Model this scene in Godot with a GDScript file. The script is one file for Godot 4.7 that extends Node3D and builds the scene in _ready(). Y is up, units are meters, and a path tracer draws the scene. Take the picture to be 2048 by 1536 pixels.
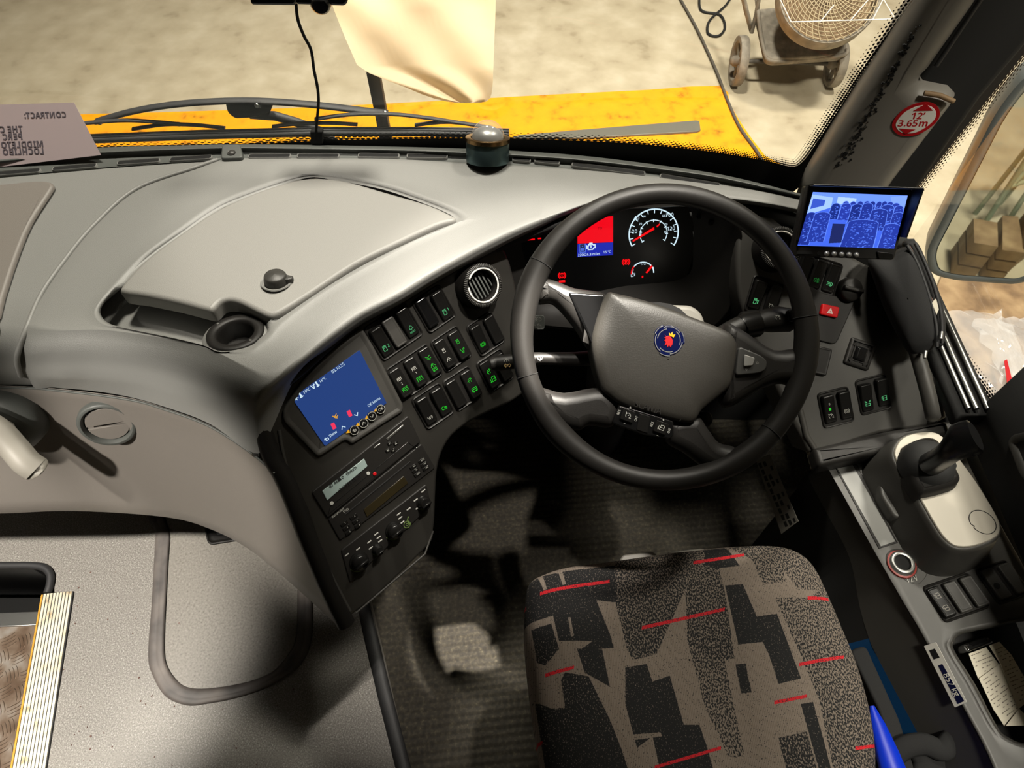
extends Node3D
# Driver's cab of a coach parked in a workshop. y is up, 0 is the gangway floor of the coach, the workshop ground lies 0.85 m lower.

const EYE := Vector3(0, 1.6, 0)
const PITCH := 56.0
const FOCAL := 1365.0
const GROUND := -0.85
var M := {}
var N_USED := {}

# ---------------------------------------------------------------- mesh builder
class MB:
	var v := PackedVector3Array()
	var n := PackedVector3Array()
	var t := PackedVector2Array()
	var i := PackedInt32Array()
	func vert(p: Vector3, nn: Vector3, uv := Vector2.ZERO) -> int:
		v.append(p); n.append(nn); t.append(uv)
		return v.size() - 1
	func tri(a: int, b: int, c: int) -> void:
		var f := (v[b] - v[a]).cross(v[c] - v[a])
		if f.length_squared() < 1e-18:
			return
		if f.dot(n[a] + n[b] + n[c]) > 0:
			i.append_array([a, c, b])
		else:
			i.append_array([a, b, c])
	func quad(a: int, b: int, c: int, d: int) -> void:
		tri(a, b, c); tri(a, c, d)
	# a surface through rows of points; dir tells which side is the outside
	func grid(rows: Array, closed := false, dir := Vector3.UP, uvs := 1.0) -> void:
		var R := rows.size()
		var C: int = rows[0].size()
		var base := v.size()
		var nn := PackedVector3Array()
		var total := 0.0
		for r in R:
			for c in C:
				var du: Vector3
				if closed:
					du = rows[r][(c + 1) % C] - rows[r][(c + C - 1) % C]
				else:
					du = rows[r][mini(c + 1, C - 1)] - rows[r][maxi(c - 1, 0)]
				var dv: Vector3 = rows[mini(r + 1, R - 1)][c] - rows[maxi(r - 1, 0)][c]
				var k := du.cross(dv)
				if k.length() < 1e-14:
					k = dir * 1e-6
				k = k.normalized()
				nn.append(k)
				total += k.dot(dir)
		var s := -1.0 if total < 0 else 1.0
		for r in R:
			for c in C:
				vert(rows[r][c], nn[r * C + c] * s, Vector2(float(c) / maxi(C - 1, 1), float(r) / maxi(R - 1, 1)) * uvs)
		for r in R - 1:
			for c in (C if closed else C - 1):
				var d := (c + 1) % C
				quad(base + r * C + c, base + r * C + d, base + (r + 1) * C + d, base + (r + 1) * C + c)
	# a flat outline (x, y of xf) with an edge profile [inset, height] from its foot to its top, closed by a cap
	func slab(poly: PackedVector2Array, prof: Array, xf: Transform3D, under := false) -> void:
		var P := poly.duplicate()
		var area := 0.0
		for k in P.size():
			area += P[k].cross(P[(k + 1) % P.size()])
		if area < 0:
			P.reverse()
		var m := PackedVector2Array()
		var lo := P[0]
		var hi := P[0]
		for k in P.size():
			lo = lo.min(P[k]); hi = hi.max(P[k])
			var a := (P[k] - P[(k + P.size() - 1) % P.size()]).normalized()
			var b := (P[(k + 1) % P.size()] - P[k]).normalized()
			var na := Vector2(a.y, -a.x)
			var nb := Vector2(b.y, -b.x)
			var q := na + nb
			m.append(q / maxf(q.length_squared() * 0.5, 0.35))
		var size := (hi - lo).max(Vector2(1e-6, 1e-6))
		var put := func(k: int, ins: float, z: float, o: float, w: float) -> int:
			var p: Vector2 = P[k] - m[k] * ins
			var d: Vector2 = m[k].normalized() * o
			return vert(xf * Vector3(p.x, p.y, z), (xf.basis * Vector3(d.x, d.y, w)).normalized(), Vector2((p.x - lo.x) / size.x, 1.0 - (p.y - lo.y) / size.y))
		var seg := []
		for j in prof.size() - 1:
			seg.append(Vector2(prof[j + 1][1] - prof[j][1], prof[j + 1][0] - prof[j][0]).normalized())
		for j in prof.size() - 1:
			var s0: Vector2 = seg[j]
			var s1: Vector2 = seg[j]
			if j > 0 and seg[j - 1].dot(seg[j]) > 0.6:
				s0 = (seg[j - 1] + seg[j]).normalized()
			if j < seg.size() - 1 and seg[j + 1].dot(seg[j]) > 0.6:
				s1 = (seg[j + 1] + seg[j]).normalized()
			elif j == seg.size() - 1 and seg[j].y > 0.6:
				s1 = (seg[j] + Vector2(0, 1)).normalized()
			var lower := []
			var upper := []
			for k in P.size():
				lower.append(put.call(k, prof[j][0], prof[j][1], s0.x, s0.y))
				upper.append(put.call(k, prof[j + 1][0], prof[j + 1][1], s1.x, s1.y))
			for k in P.size():
				var d := (k + 1) % P.size()
				quad(lower[k], lower[d], upper[d], upper[k])
		for lid in ([prof.size() - 1, 0] if under else [prof.size() - 1]):
			var flat := PackedVector2Array()
			var ids := []
			for k in P.size():
				flat.append(P[k] - m[k] * prof[lid][0])
				ids.append(put.call(k, prof[lid][0], prof[lid][1], 0.0, 1.0 if lid > 0 else -1.0))
			var T := Geometry2D.triangulate_polygon(flat)
			if T.is_empty():
				T = Geometry2D.triangulate_polygon(P)
			for k in range(0, T.size(), 3):
				tri(ids[T[k]], ids[T[k + 1]], ids[T[k + 2]])
	# a domed cushion over a flat outline: rows of [scale about the middle, height]
	func dome(poly: PackedVector2Array, prof: Array, xf: Transform3D) -> void:
		var c := Vector2.ZERO
		for p in poly:
			c += p / poly.size()
		var rows := []
		for q in prof:
			var row := PackedVector3Array()
			for p in poly:
				var w: Vector2 = c + (p - c) * q[0]
				row.append(xf * Vector3(w.x, w.y, q[1]))
			rows.append(row)
		grid(rows, true, xf.basis.z)
	func tube(path: PackedVector3Array, radius, sides := 8, closed := false, squash := 1.0, up := Vector3(0.013, 1, 0.017)) -> void:
		var L := path.size()
		var rows := []
		var last := Vector3.ZERO
		var base := v.size()
		for k in L:
			var a: Vector3 = path[(k + L - 1) % L] if closed else path[maxi(k - 1, 0)]
			var b: Vector3 = path[(k + 1) % L] if closed else path[mini(k + 1, L - 1)]
			var d := (b - a).normalized()
			var x := last - d * last.dot(d) if k > 0 else up.cross(d)
			if x.length() < 1e-5:
				x = Vector3(1, 0, 0).cross(d)
			x = x.normalized()
			last = x
			var y := d.cross(x)
			var r: float = radius if (radius is float or radius is int) else radius[k]
			for q in sides:
				var w := TAU * q / sides
				var o := x * cos(w) + y * sin(w) * squash
				vert(path[k] + o * r, (x * cos(w) * squash + y * sin(w)).normalized(), Vector2(float(q) / sides, float(k)))
		for k in (L if closed else L - 1):
			for q in sides:
				var q2 := (q + 1) % sides
				var k2 := (k + 1) % L
				quad(base + k * sides + q, base + k * sides + q2, base + k2 * sides + q2, base + k2 * sides + q)
		if not closed:
			for e in 2:
				var k: int = 0 if e == 0 else L - 1
				var d := (path[0] - path[1]).normalized() if e == 0 else (path[L - 1] - path[L - 2]).normalized()
				var mid := vert(path[k], d)
				var ring := []
				for q in sides:
					ring.append(vert(v[base + k * sides + q], d))
				for q in sides:
					tri(mid, ring[q], ring[(q + 1) % sides])
	# profile of [radius, z] turned about z of xf
	func lathe(prof: Array, xf: Transform3D, seg := 32) -> void:
		var L := prof.size()
		for j in L - 1:
			var e := Vector2(prof[j + 1][1] - prof[j][1], prof[j][0] - prof[j + 1][0]).normalized()
			var e0 := e
			var e1 := e
			if j > 0:
				var p := Vector2(prof[j][1] - prof[j - 1][1], prof[j - 1][0] - prof[j][0]).normalized()
				if p.dot(e) > 0.6:
					e0 = (p + e).normalized()
			if j < L - 2:
				var p := Vector2(prof[j + 2][1] - prof[j + 1][1], prof[j + 1][0] - prof[j + 2][0]).normalized()
				if p.dot(e) > 0.6:
					e1 = (p + e).normalized()
			var base := v.size()
			for q in seg:
				var w := TAU * q / seg
				var c := Vector2(cos(w), sin(w))
				vert(xf * Vector3(c.x * prof[j][0], c.y * prof[j][0], prof[j][1]), (xf.basis * Vector3(c.x * e0.x, c.y * e0.x, e0.y)).normalized())
				vert(xf * Vector3(c.x * prof[j + 1][0], c.y * prof[j + 1][0], prof[j + 1][1]), (xf.basis * Vector3(c.x * e1.x, c.y * e1.x, e1.y)).normalized())
			for q in seg:
				var r := (q + 1) % seg
				quad(base + 2 * q, base + 2 * r, base + 2 * r + 1, base + 2 * q + 1)
	func box(xf: Transform3D, size: Vector3, r := 0.002) -> void:
		var h := size * 0.5
		r = minf(r, minf(h.x, minf(h.y, h.z)) * 0.9)
		slab(PackedVector2Array([Vector2(-h.x, -h.y), Vector2(h.x, -h.y), Vector2(h.x, h.y), Vector2(-h.x, h.y)]), [[r, -h.z], [0, -h.z + r], [0, h.z - r], [r, h.z]], xf, true)
	# flat pen strokes lying on the x-y plane of xf
	func strokes(lines: Array, wide: float, xf: Transform3D, size := 1.0) -> void:
		for l in lines:
			for k in range(0, l.size() - 2, 2):
				var a := Vector2(l[k], l[k + 1]) * size
				var b := Vector2(l[k + 2], l[k + 3]) * size
				var d := (b - a).normalized() * wide * 0.5
				var o := Vector2(-d.y, d.x)
				slab(PackedVector2Array([a - d + o, a - d - o, b + d - o, b + d + o]), [[0, 0], [0, wide * 0.3]], xf)

# ---------------------------------------------------------------- scene helpers
func numbered(called: String) -> String:
	N_USED[called] = N_USED.get(called, -1) + 1
	return called if N_USED[called] == 0 else "%s_%03d" % [called, N_USED[called]]

func tag(o: Node, label: String, category := "", group := "", kind := "") -> Node:
	if label: o.set_meta("label", label)
	if category: o.set_meta("category", category)
	if group: o.set_meta("group", group)
	if kind: o.set_meta("kind", kind)
	return o

func thing(called: String, at: Vector3, label: String, category: String, group := "") -> Node3D:
	var o := Node3D.new()
	o.name = numbered(called)
	add_child(o, true)
	o.position = at
	tag(o, label, category, group)
	return o

# commits a builder, whose points are in world space, as one mesh under parent
func obj(called: String, b: MB, mat: Material, parent: Node3D = self, label := "") -> MeshInstance3D:
	var lo := b.v[0]
	var hi := b.v[0]
	for p in b.v:
		lo = lo.min(p); hi = hi.max(p)
	var mid := (lo + hi) * 0.5
	if parent == self:
		mid.y = lo.y
	var pts := PackedVector3Array()
	for p in b.v:
		pts.append(p - mid)
	var a := []
	a.resize(Mesh.ARRAY_MAX)
	a[Mesh.ARRAY_VERTEX] = pts
	a[Mesh.ARRAY_NORMAL] = b.n
	a[Mesh.ARRAY_TEX_UV] = b.t
	a[Mesh.ARRAY_INDEX] = b.i
	var mesh := ArrayMesh.new()
	mesh.add_surface_from_arrays(Mesh.PRIMITIVE_TRIANGLES, a)
	mesh.surface_set_material(0, mat)
	var o := MeshInstance3D.new()
	o.mesh = mesh
	o.name = numbered(called) if parent == self else called
	parent.add_child(o, true)
	o.position = mid - (Vector3.ZERO if parent == self else parent.global_position)
	if label: o.set_meta("label", label)
	return o

func single(called: String, b: MB, mat: Material, label: String, category: String, group := "") -> MeshInstance3D:
	var o := obj(called, b, mat)
	tag(o, label, category, group)
	return o

func struct(called: String, b: MB, mat: Material, label: String) -> MeshInstance3D:
	var o := obj(called, b, mat)
	tag(o, label, "", "", "structure")
	return o

func sys_font(bold := false, mono := false) -> SystemFont:
	var f := SystemFont.new()
	f.font_names = PackedStringArray(["Droid Sans Mono" if mono else "Droid Sans"])
	f.font_weight = 700 if bold else 400
	return f

func txt(s: String, high: float, xf: Transform3D, mat: Material, parent: Node3D, called := "lettering", bold := false) -> MeshInstance3D:
	var t := TextMesh.new()
	t.font = sys_font(bold)
	t.text = s
	t.font_size = 32
	t.pixel_size = high / 24.0
	t.depth = 0.0003
	t.curve_step = 2.0
	t.material = mat
	var o := MeshInstance3D.new()
	o.mesh = t
	o.name = called
	parent.add_child(o, true)
	o.global_transform = xf
	return o

# ---------------------------------------------------------------- placing: the photograph's directions meet real planes of the cab
func ray(px: float, py: float) -> Vector3:
	var s := sin(deg_to_rad(PITCH))
	var c := cos(deg_to_rad(PITCH))
	var u := (768.0 - py) / FOCAL
	return Vector3((px - 1024.0) / FOCAL, -s + u * c, -c - u * s)

func U(px: float, py: float, h: float) -> Vector3:
	var d := ray(px, py)
	return EYE + d * ((h - EYE.y) / d.y)

func UZ(px: float, py: float, z: float) -> Vector3:
	var d := ray(px, py)
	return EYE + d * ((z - EYE.z) / d.z)

func UX(px: float, py: float, x: float) -> Vector3:
	var d := ray(px, py)
	return EYE + d * ((x - EYE.x) / d.x)

func UF(px: float, py: float, F: Transform3D) -> Vector3:
	var d := ray(px, py)
	var nn := F.basis.z
	return EYE + d * ((F.origin - EYE).dot(nn) / d.dot(nn))

# a frame on a plane: origin o, normal nn, x axis towards the direction xd
func frame(o: Vector3, nn: Vector3, xd: Vector3) -> Transform3D:
	var z := nn.normalized()
	var x := (xd - z * xd.dot(z)).normalized()
	return Transform3D(Basis(x, z.cross(x), z), o)

# the same plane, seated at one pixel with its x axis towards another
func seat_at(F: Transform3D, px: float, py: float, qx: float, qy: float, lift := 0.0) -> Transform3D:
	var a := UF(px, py, F)
	return frame(a + F.basis.z * lift, F.basis.z, UF(qx, qy, F) - a)

func flat(h: float) -> Transform3D:
	return Transform3D(Basis(Vector3(1, 0, 0), Vector3(0, 0, -1), Vector3(0, 1, 0)), Vector3(0, h, 0))

func poly(F: Transform3D, a: Array) -> PackedVector2Array:
	var inv := F.affine_inverse()
	var out := PackedVector2Array()
	for k in range(0, a.size(), 2):
		var q := inv * UF(a[k], a[k + 1], F)
		out.append(Vector2(q.x, q.y))
	return out

func smooth2(P: PackedVector2Array, n := 5, closed := true) -> PackedVector2Array:
	var out := PackedVector2Array()
	var L := P.size()
	for k in (L if closed else L - 1):
		var a := P[(k + L - 1) % L] if closed else P[maxi(k - 1, 0)]
		var d := P[(k + 2) % L] if closed else P[mini(k + 2, L - 1)]
		for j in n:
			out.append(P[k].cubic_interpolate(P[(k + 1) % L], a, d, float(j) / n))
	if not closed:
		out.append(P[L - 1])
	return out

func smooth3(P: PackedVector3Array, n := 5, closed := false) -> PackedVector3Array:
	var out := PackedVector3Array()
	var L := P.size()
	for k in (L if closed else L - 1):
		var a := P[(k + L - 1) % L] if closed else P[maxi(k - 1, 0)]
		var d := P[(k + 2) % L] if closed else P[mini(k + 2, L - 1)]
		for j in n:
			out.append(P[k].cubic_interpolate(P[(k + 1) % L], a, d, float(j) / n))
	if not closed:
		out.append(P[L - 1])
	return out

func round2(P: PackedVector2Array, r: float, n := 5) -> PackedVector2Array:
	var out := PackedVector2Array()
	var L := P.size()
	for k in L:
		var a := P[(k + L - 1) % L] - P[k]
		var b := P[(k + 1) % L] - P[k]
		var q := minf(r, minf(a.length(), b.length()) * 0.48)
		var s := P[k] + a.normalized() * q
		var e := P[k] + b.normalized() * q
		for j in n + 1:
			var w := float(j) / n
			out.append(s.lerp(P[k], w).lerp(P[k].lerp(e, w), w))
	return out

func rect(w: float, h: float, r: float, at := Vector2.ZERO) -> PackedVector2Array:
	return round2(PackedVector2Array([at + Vector2(-w, -h) * 0.5, at + Vector2(w, -h) * 0.5, at + Vector2(w, h) * 0.5, at + Vector2(-w, h) * 0.5]), r)

func disc(r: float, n := 32, at := Vector2.ZERO, squash := 1.0) -> PackedVector2Array:
	var out := PackedVector2Array()
	for k in n:
		out.append(at + Vector2(cos(TAU * k / n), sin(TAU * k / n) * squash) * r)
	return out

func arc(r: float, a0: float, a1: float, n := 10, at := Vector2.ZERO) -> Array:
	var out := []
	for k in n + 1:
		var w := deg_to_rad(lerpf(a0, a1, float(k) / n))
		out.append(at.x + cos(w) * r)
		out.append(at.y + sin(w) * r)
	return out

# edge profile: a wall of depth d under a rounded edge of radius r, top at z
func edge(d: float, r: float, z := 0.0, n := 3) -> Array:
	var out := [[0.0, z - maxf(d, r + 0.0001)]]
	for k in n + 1:
		var w := PI * 0.5 * k / n
		out.append([r * (1.0 - cos(w)), z - r * (1.0 - sin(w))])
	return out

func line3(a: Array, h: float) -> PackedVector3Array:
	var out := PackedVector3Array()
	for k in range(0, a.size(), 2):
		out.append(U(a[k], a[k + 1], h))
	return out

# points given as [pixel x, pixel y, height] triples
func trip(a: Array) -> PackedVector3Array:
	var out := PackedVector3Array()
	for k in range(0, a.size(), 3):
		out.append(U(a[k], a[k + 1], a[k + 2]))
	return out

# ring between the edge of an opening and an outer border: a list of rows, each a closed control polygon
func ringed(b: MB, rows: Array, n := 5, between := {}) -> void:
	var out := []
	for r in rows.size():
		var s := smooth3(rows[r], n, true)
		if between.has(r):
			for q in between[r]:
				
				var row := PackedVector3Array()
				for k in s.size():
					row.append(out.back()[k].lerp(s[k], 1.0 / (between[r] + 1.0 - q)))
				out.append(row)
		out.append(s)
	b.grid(out, true, Vector3.UP)

# ---------------------------------------------------------------- materials
func noise_tex(freq: float, size := 256, normal := false, strength := 2.0, octaves := 3, kind := FastNoiseLite.TYPE_SIMPLEX_SMOOTH, sd := 1) -> NoiseTexture2D:
	var f := FastNoiseLite.new()
	f.seed = sd
	f.noise_type = kind
	f.frequency = freq
	f.fractal_octaves = octaves
	var t := NoiseTexture2D.new()
	t.width = size; t.height = size
	t.seamless = true
	t.noise = f
	t.as_normal_map = normal
	t.bump_strength = strength
	return t

func ramp_tex(freq: float, cols: Array, size := 512, octaves := 5, sd := 2, kind := FastNoiseLite.TYPE_SIMPLEX_SMOOTH) -> NoiseTexture2D:
	var t := noise_tex(freq, size, false, 1.0, octaves, kind, sd)
	var g := Gradient.new()
	var offs := PackedFloat32Array()
	var cs := PackedColorArray()
	for k in range(0, cols.size(), 2):
		offs.append(cols[k]); cs.append(cols[k + 1])
	g.offsets = offs
	g.colors = cs
	t.color_ramp = g
	return t

func mat(c: Color, rough := 0.6, metal := 0.0, grain: Texture2D = null, tile := 20.0, depth := 0.4) -> StandardMaterial3D:
	var m := StandardMaterial3D.new()
	m.albedo_color = c
	m.roughness = rough
	m.metallic = metal
	if grain:
		m.normal_enabled = true
		m.normal_texture = grain
		m.normal_scale = depth
		m.uv1_triplanar = true
		m.uv1_world_triplanar = true
		m.uv1_scale = Vector3.ONE * tile * 3.0
	return m

func glow(c: Color, e: float) -> StandardMaterial3D:
	var m := StandardMaterial3D.new()
	m.albedo_color = Color(0.02, 0.02, 0.02)
	m.roughness = 0.4
	m.emission_enabled = true
	m.emission = c
	m.emission_energy_multiplier = e
	return m

func skin(m: StandardMaterial3D, tex: Texture2D, tile: float) -> StandardMaterial3D:
	m.albedo_texture = tex
	m.uv1_triplanar = true
	m.uv1_world_triplanar = true
	m.uv1_scale = Vector3.ONE * tile
	return m

func pane(c: Color, alpha: float) -> StandardMaterial3D:
	var m := StandardMaterial3D.new()
	m.transparency = BaseMaterial3D.TRANSPARENCY_ALPHA
	m.albedo_color = Color(c.r, c.g, c.b, alpha)
	m.roughness = 0.02
	m.metallic_specular = 0.5
	return m

func materials() -> void:
	var grain := noise_tex(0.09, 256, true, 3.0, 2)
	var fine := noise_tex(0.2, 256, true, 3.0, 2, FastNoiseLite.TYPE_SIMPLEX_SMOOTH, 5)
	var hide := noise_tex(0.06, 256, true, 6.0, 2, FastNoiseLite.TYPE_CELLULAR, 7)
	M.dash = mat(Color(0.47, 0.47, 0.46), 0.48, 0, grain, 9.0, 0.35)
	M.apron = mat(Color(0.44, 0.42, 0.40), 0.46, 0, grain, 9.0, 0.3)
	M.lid = mat(Color(0.50, 0.495, 0.48), 0.5, 0, grain, 9.0, 0.35)
	M.strip = mat(Color(0.30, 0.31, 0.30), 0.5, 0, grain, 9.0, 0.3)
	M.black = mat(Color(0.105, 0.10, 0.095), 0.42, 0, fine, 14.0, 0.35)
	M.fascia = mat(Color(0.135, 0.13, 0.12), 0.38, 0, fine, 14.0, 0.3)
	M.grey_black = mat(Color(0.20, 0.195, 0.185), 0.45, 0, fine, 14.0, 0.35)
	M.soft = mat(Color(0.08, 0.08, 0.08), 0.75, 0, fine, 14.0, 0.4)
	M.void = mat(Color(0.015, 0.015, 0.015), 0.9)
	M.gloss = mat(Color(0.05, 0.05, 0.052), 0.16)
	M.rocker = mat(Color(0.07, 0.068, 0.065), 0.25)
	M.leather = mat(Color(0.11, 0.105, 0.10), 0.46, 0, hide, 16.0, 0.12)
	M.hub = mat(Color(0.175, 0.168, 0.155), 0.42, 0, hide, 12.0, 0.16)
	M.rubber = mat(Color(0.17, 0.17, 0.175), 0.55, 0, fine, 8.0, 0.5)
	M.gasket = skin(mat(Color(1, 1, 1), 0.55), ramp_tex(0.02, [0.0, Color(0.20, 0.19, 0.19), 0.45, Color(0.34, 0.32, 0.31), 1.0, Color(0.45, 0.42, 0.40)], 256, 4, 21), 2.0)
	for k in ["leather", "black", "rocker"]:
		M[k].metallic_specular = 0.35
	M.chrome = mat(Color(0.8, 0.8, 0.8), 0.12, 1.0)
	M.steel = mat(Color(0.55, 0.55, 0.54), 0.35, 0.9)
	M.brass = mat(Color(0.62, 0.50, 0.34), 0.25, 1.0)
	M.silver = mat(Color(0.62, 0.62, 0.61), 0.35, 0.6)
	M.teal = mat(Color(0.34, 0.42, 0.43), 0.28, 0.8)
	M.white = mat(Color(0.86, 0.85, 0.82), 0.5)
	M.ivory = mat(Color(0.50, 0.485, 0.455), 0.5)
	M.red = mat(Color(0.66, 0.04, 0.08), 0.4)
	M.ink = mat(Color(0.05, 0.05, 0.06), 0.6)
	M.mark = mat(Color(0.62, 0.62, 0.60), 0.5)
	M.green = glow(Color(0.18, 1.0, 0.22), 0.55)
	M.pale_green = glow(Color(0.45, 0.95, 0.62), 0.5)
	M.amber = glow(Color(1.0, 0.72, 0.15), 0.8)
	M.lit_white = glow(Color(0.85, 0.95, 1.0), 1.0)
	M.lit_red = glow(Color(1.0, 0.02, 0.06), 1.0)
	M.lit_pink = glow(Color(1.0, 0.22, 0.38), 0.9)
	M.concrete = skin(mat(Color(1, 1, 1), 0.75), ramp_tex(0.008, [0.0, Color(0.58, 0.53, 0.43), 0.25, Color(0.70, 0.65, 0.55), 0.6, Color(0.75, 0.705, 0.605), 1.0, Color(0.81, 0.77, 0.68)], 1024, 6, 3), 0.45)
	M.paint = skin(mat(Color(1, 1, 1), 0.5), ramp_tex(0.012, [0.0, Color(0.55, 0.38, 0.05), 0.22, Color(0.93, 0.58, 0.03), 0.4, Color(0.98, 0.635, 0.02), 1.0, Color(1.0, 0.67, 0.05)], 512, 5, 9), 1.2)
	M.vinyl = skin(mat(Color(1, 1, 1), 0.45), ramp_tex(0.16, [0.0, Color(0.30, 0.29, 0.28), 0.4, Color(0.46, 0.445, 0.425), 0.6, Color(0.50, 0.485, 0.465), 0.85, Color(0.62, 0.61, 0.59), 1.0, Color(0.9, 0.9, 0.88)], 512, 3, 4), 3.0)
	M.hatch = skin(mat(Color(1, 1, 1), 0.42), ramp_tex(0.10, [0.0, Color(0.33, 0.31, 0.29), 0.3, Color(0.47, 0.455, 0.43), 0.7, Color(0.51, 0.495, 0.47), 1.0, Color(0.60, 0.58, 0.56)], 512, 4, 8), 3.0)
	M.mat = skin(mat(Color(1, 1, 1), 0.85), ramp_tex(0.05, [0.0, Color(0.10, 0.088, 0.07), 0.5, Color(0.17, 0.152, 0.118), 0.8, Color(0.24, 0.22, 0.17), 1.0, Color(0.42, 0.38, 0.30)], 512, 5, 6), 3.0)
	M.alu = skin(mat(Color(1, 1, 1), 0.45, 0.35), ramp_tex(0.03, [0.0, Color(0.55, 0.42, 0.25), 0.25, Color(0.80, 0.77, 0.68), 0.6, Color(0.87, 0.85, 0.77), 1.0, Color(0.9, 0.88, 0.8)], 256, 5, 12), 2.0)
	M.checker = skin(mat(Color(1, 1, 1), 0.38, 0.45), ramp_tex(0.02, [0.0, Color(0.36, 0.28, 0.22), 0.4, Color(0.50, 0.43, 0.37), 0.7, Color(0.60, 0.56, 0.52), 1.0, Color(0.66, 0.64, 0.62)], 256, 5, 13), 2.5)
	M.wood = skin(mat(Color(1, 1, 1), 0.7), ramp_tex(0.02, [0.0, Color(0.33, 0.25, 0.17), 0.5, Color(0.52, 0.42, 0.30), 1.0, Color(0.66, 0.56, 0.42)], 256, 5, 14), 1.0)
	M.dusty = skin(mat(Color(1, 1, 1), 0.7), ramp_tex(0.03, [0.0, Color(0.40, 0.38, 0.34), 0.5, Color(0.52, 0.49, 0.44), 1.0, Color(0.63, 0.60, 0.54)], 256, 4, 15), 2.0)
	M.dusty_dark = mat(Color(0.33, 0.31, 0.28), 0.75)
	M.cage = mat(Color(0.66, 0.60, 0.48), 0.55)
	M.paper = mat(Color(0.86, 0.83, 0.76), 0.85)
	M.sheet = mat(Color(0.70, 0.64, 0.65), 0.9)
	M.sheet.backlight_enabled = true
	M.sheet.backlight = Color(0.6, 0.54, 0.55)
	M.cream = mat(Color(0.95, 0.87, 0.73), 0.6)
	M.cream.backlight_enabled = true
	M.cream.backlight = Color(0.9, 0.82, 0.66)
	M.blue = mat(Color(0.02, 0.18, 0.75), 0.3)
	M.blue_cast = mat(Color(0.02, 0.24, 0.42), 0.5, 0, fine, 14.0, 0.3)  # blue reflected light on the console side put into this colour
	M.cloth = mat(Color(0.045, 0.045, 0.05), 0.85, 0, hide, 30.0, 0.5)
	M.wall = mat(Color(0.66, 0.62, 0.55), 0.8)
	M.glass = pane(Color(0.9, 0.95, 0.92), 0.04)
	M.film = pane(Color(0.95, 0.95, 0.95), 0.25)
	M.mirror = mat(Color(0.86, 0.88, 0.85), 0.02, 1.0)
	M.door_grey = mat(Color(0.36, 0.38, 0.38), 0.35)
	M.lcd = mat(Color(0.50, 0.56, 0.55), 0.3)
	M.lcd_off = mat(Color(0.13, 0.11, 0.06), 0.25)

func more_materials() -> void:
	M.pillar = mat(Color(0.46, 0.445, 0.42), 0.42, 0, noise_tex(0.2, 256, true, 3.0, 2, FastNoiseLite.TYPE_SIMPLEX_SMOOTH, 31), 14.0, 0.25)
	M.trestle = mat(Color(0.55, 0.60, 0.50), 0.6)
	M.cream_rope = mat(Color(0.78, 0.66, 0.50), 0.9)
	M.gloss_black = mat(Color(0.012, 0.012, 0.014), 0.3)
	M.gloss_soft = mat(Color(0.045, 0.045, 0.047), 0.3)
	M.lit_pale = glow(Color(0.45, 0.60, 1.0), 1.0)
	M.pale_dim = mat(Color(0.45, 0.55, 0.30), 0.5)
	M.green_dim = glow(Color(0.2, 0.7, 0.3), 0.25)
	M.hazard = mat(Color(0.72, 0.04, 0.07), 0.3)
	M.badge = mat(Color(0.03, 0.06, 0.22), 0.2)
	M.gold = mat(Color(0.85, 0.62, 0.10), 0.35)
	M.gold_dim = mat(Color(0.55, 0.45, 0.28), 0.5)
	M.ivory_dark = mat(Color(0.52, 0.51, 0.48), 0.5)
	M.dome = pane(Color(0.95, 0.95, 0.95), 0.12)
	M.brown_paper = mat(Color(0.40, 0.30, 0.27), 0.8)
	M.print = mat(Color(0.33, 0.30, 0.33), 0.8)
	M.print_faint = mat(Color(0.50, 0.47, 0.42), 0.8)
	M.floor_steel = mat(Color(0.46, 0.45, 0.41), 0.5, 0.2)
	M.pod = mat(Color(0.26, 0.26, 0.255), 0.35, 0.3)
	M.console = mat(Color(0.215, 0.21, 0.20), 0.42, 0, noise_tex(0.2, 256, true, 3.0, 2, FastNoiseLite.TYPE_SIMPLEX_SMOOTH, 33), 14.0, 0.3)
	M.console_light = mat(Color(0.42, 0.42, 0.41), 0.4)
	M.plate = mat(Color(0.56, 0.54, 0.50), 0.42, 0.35)
	M.rust_red = mat(Color(0.48, 0.10, 0.05), 0.5)
	M.amber_paint = mat(Color(0.75, 0.55, 0.15), 0.6)

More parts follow.
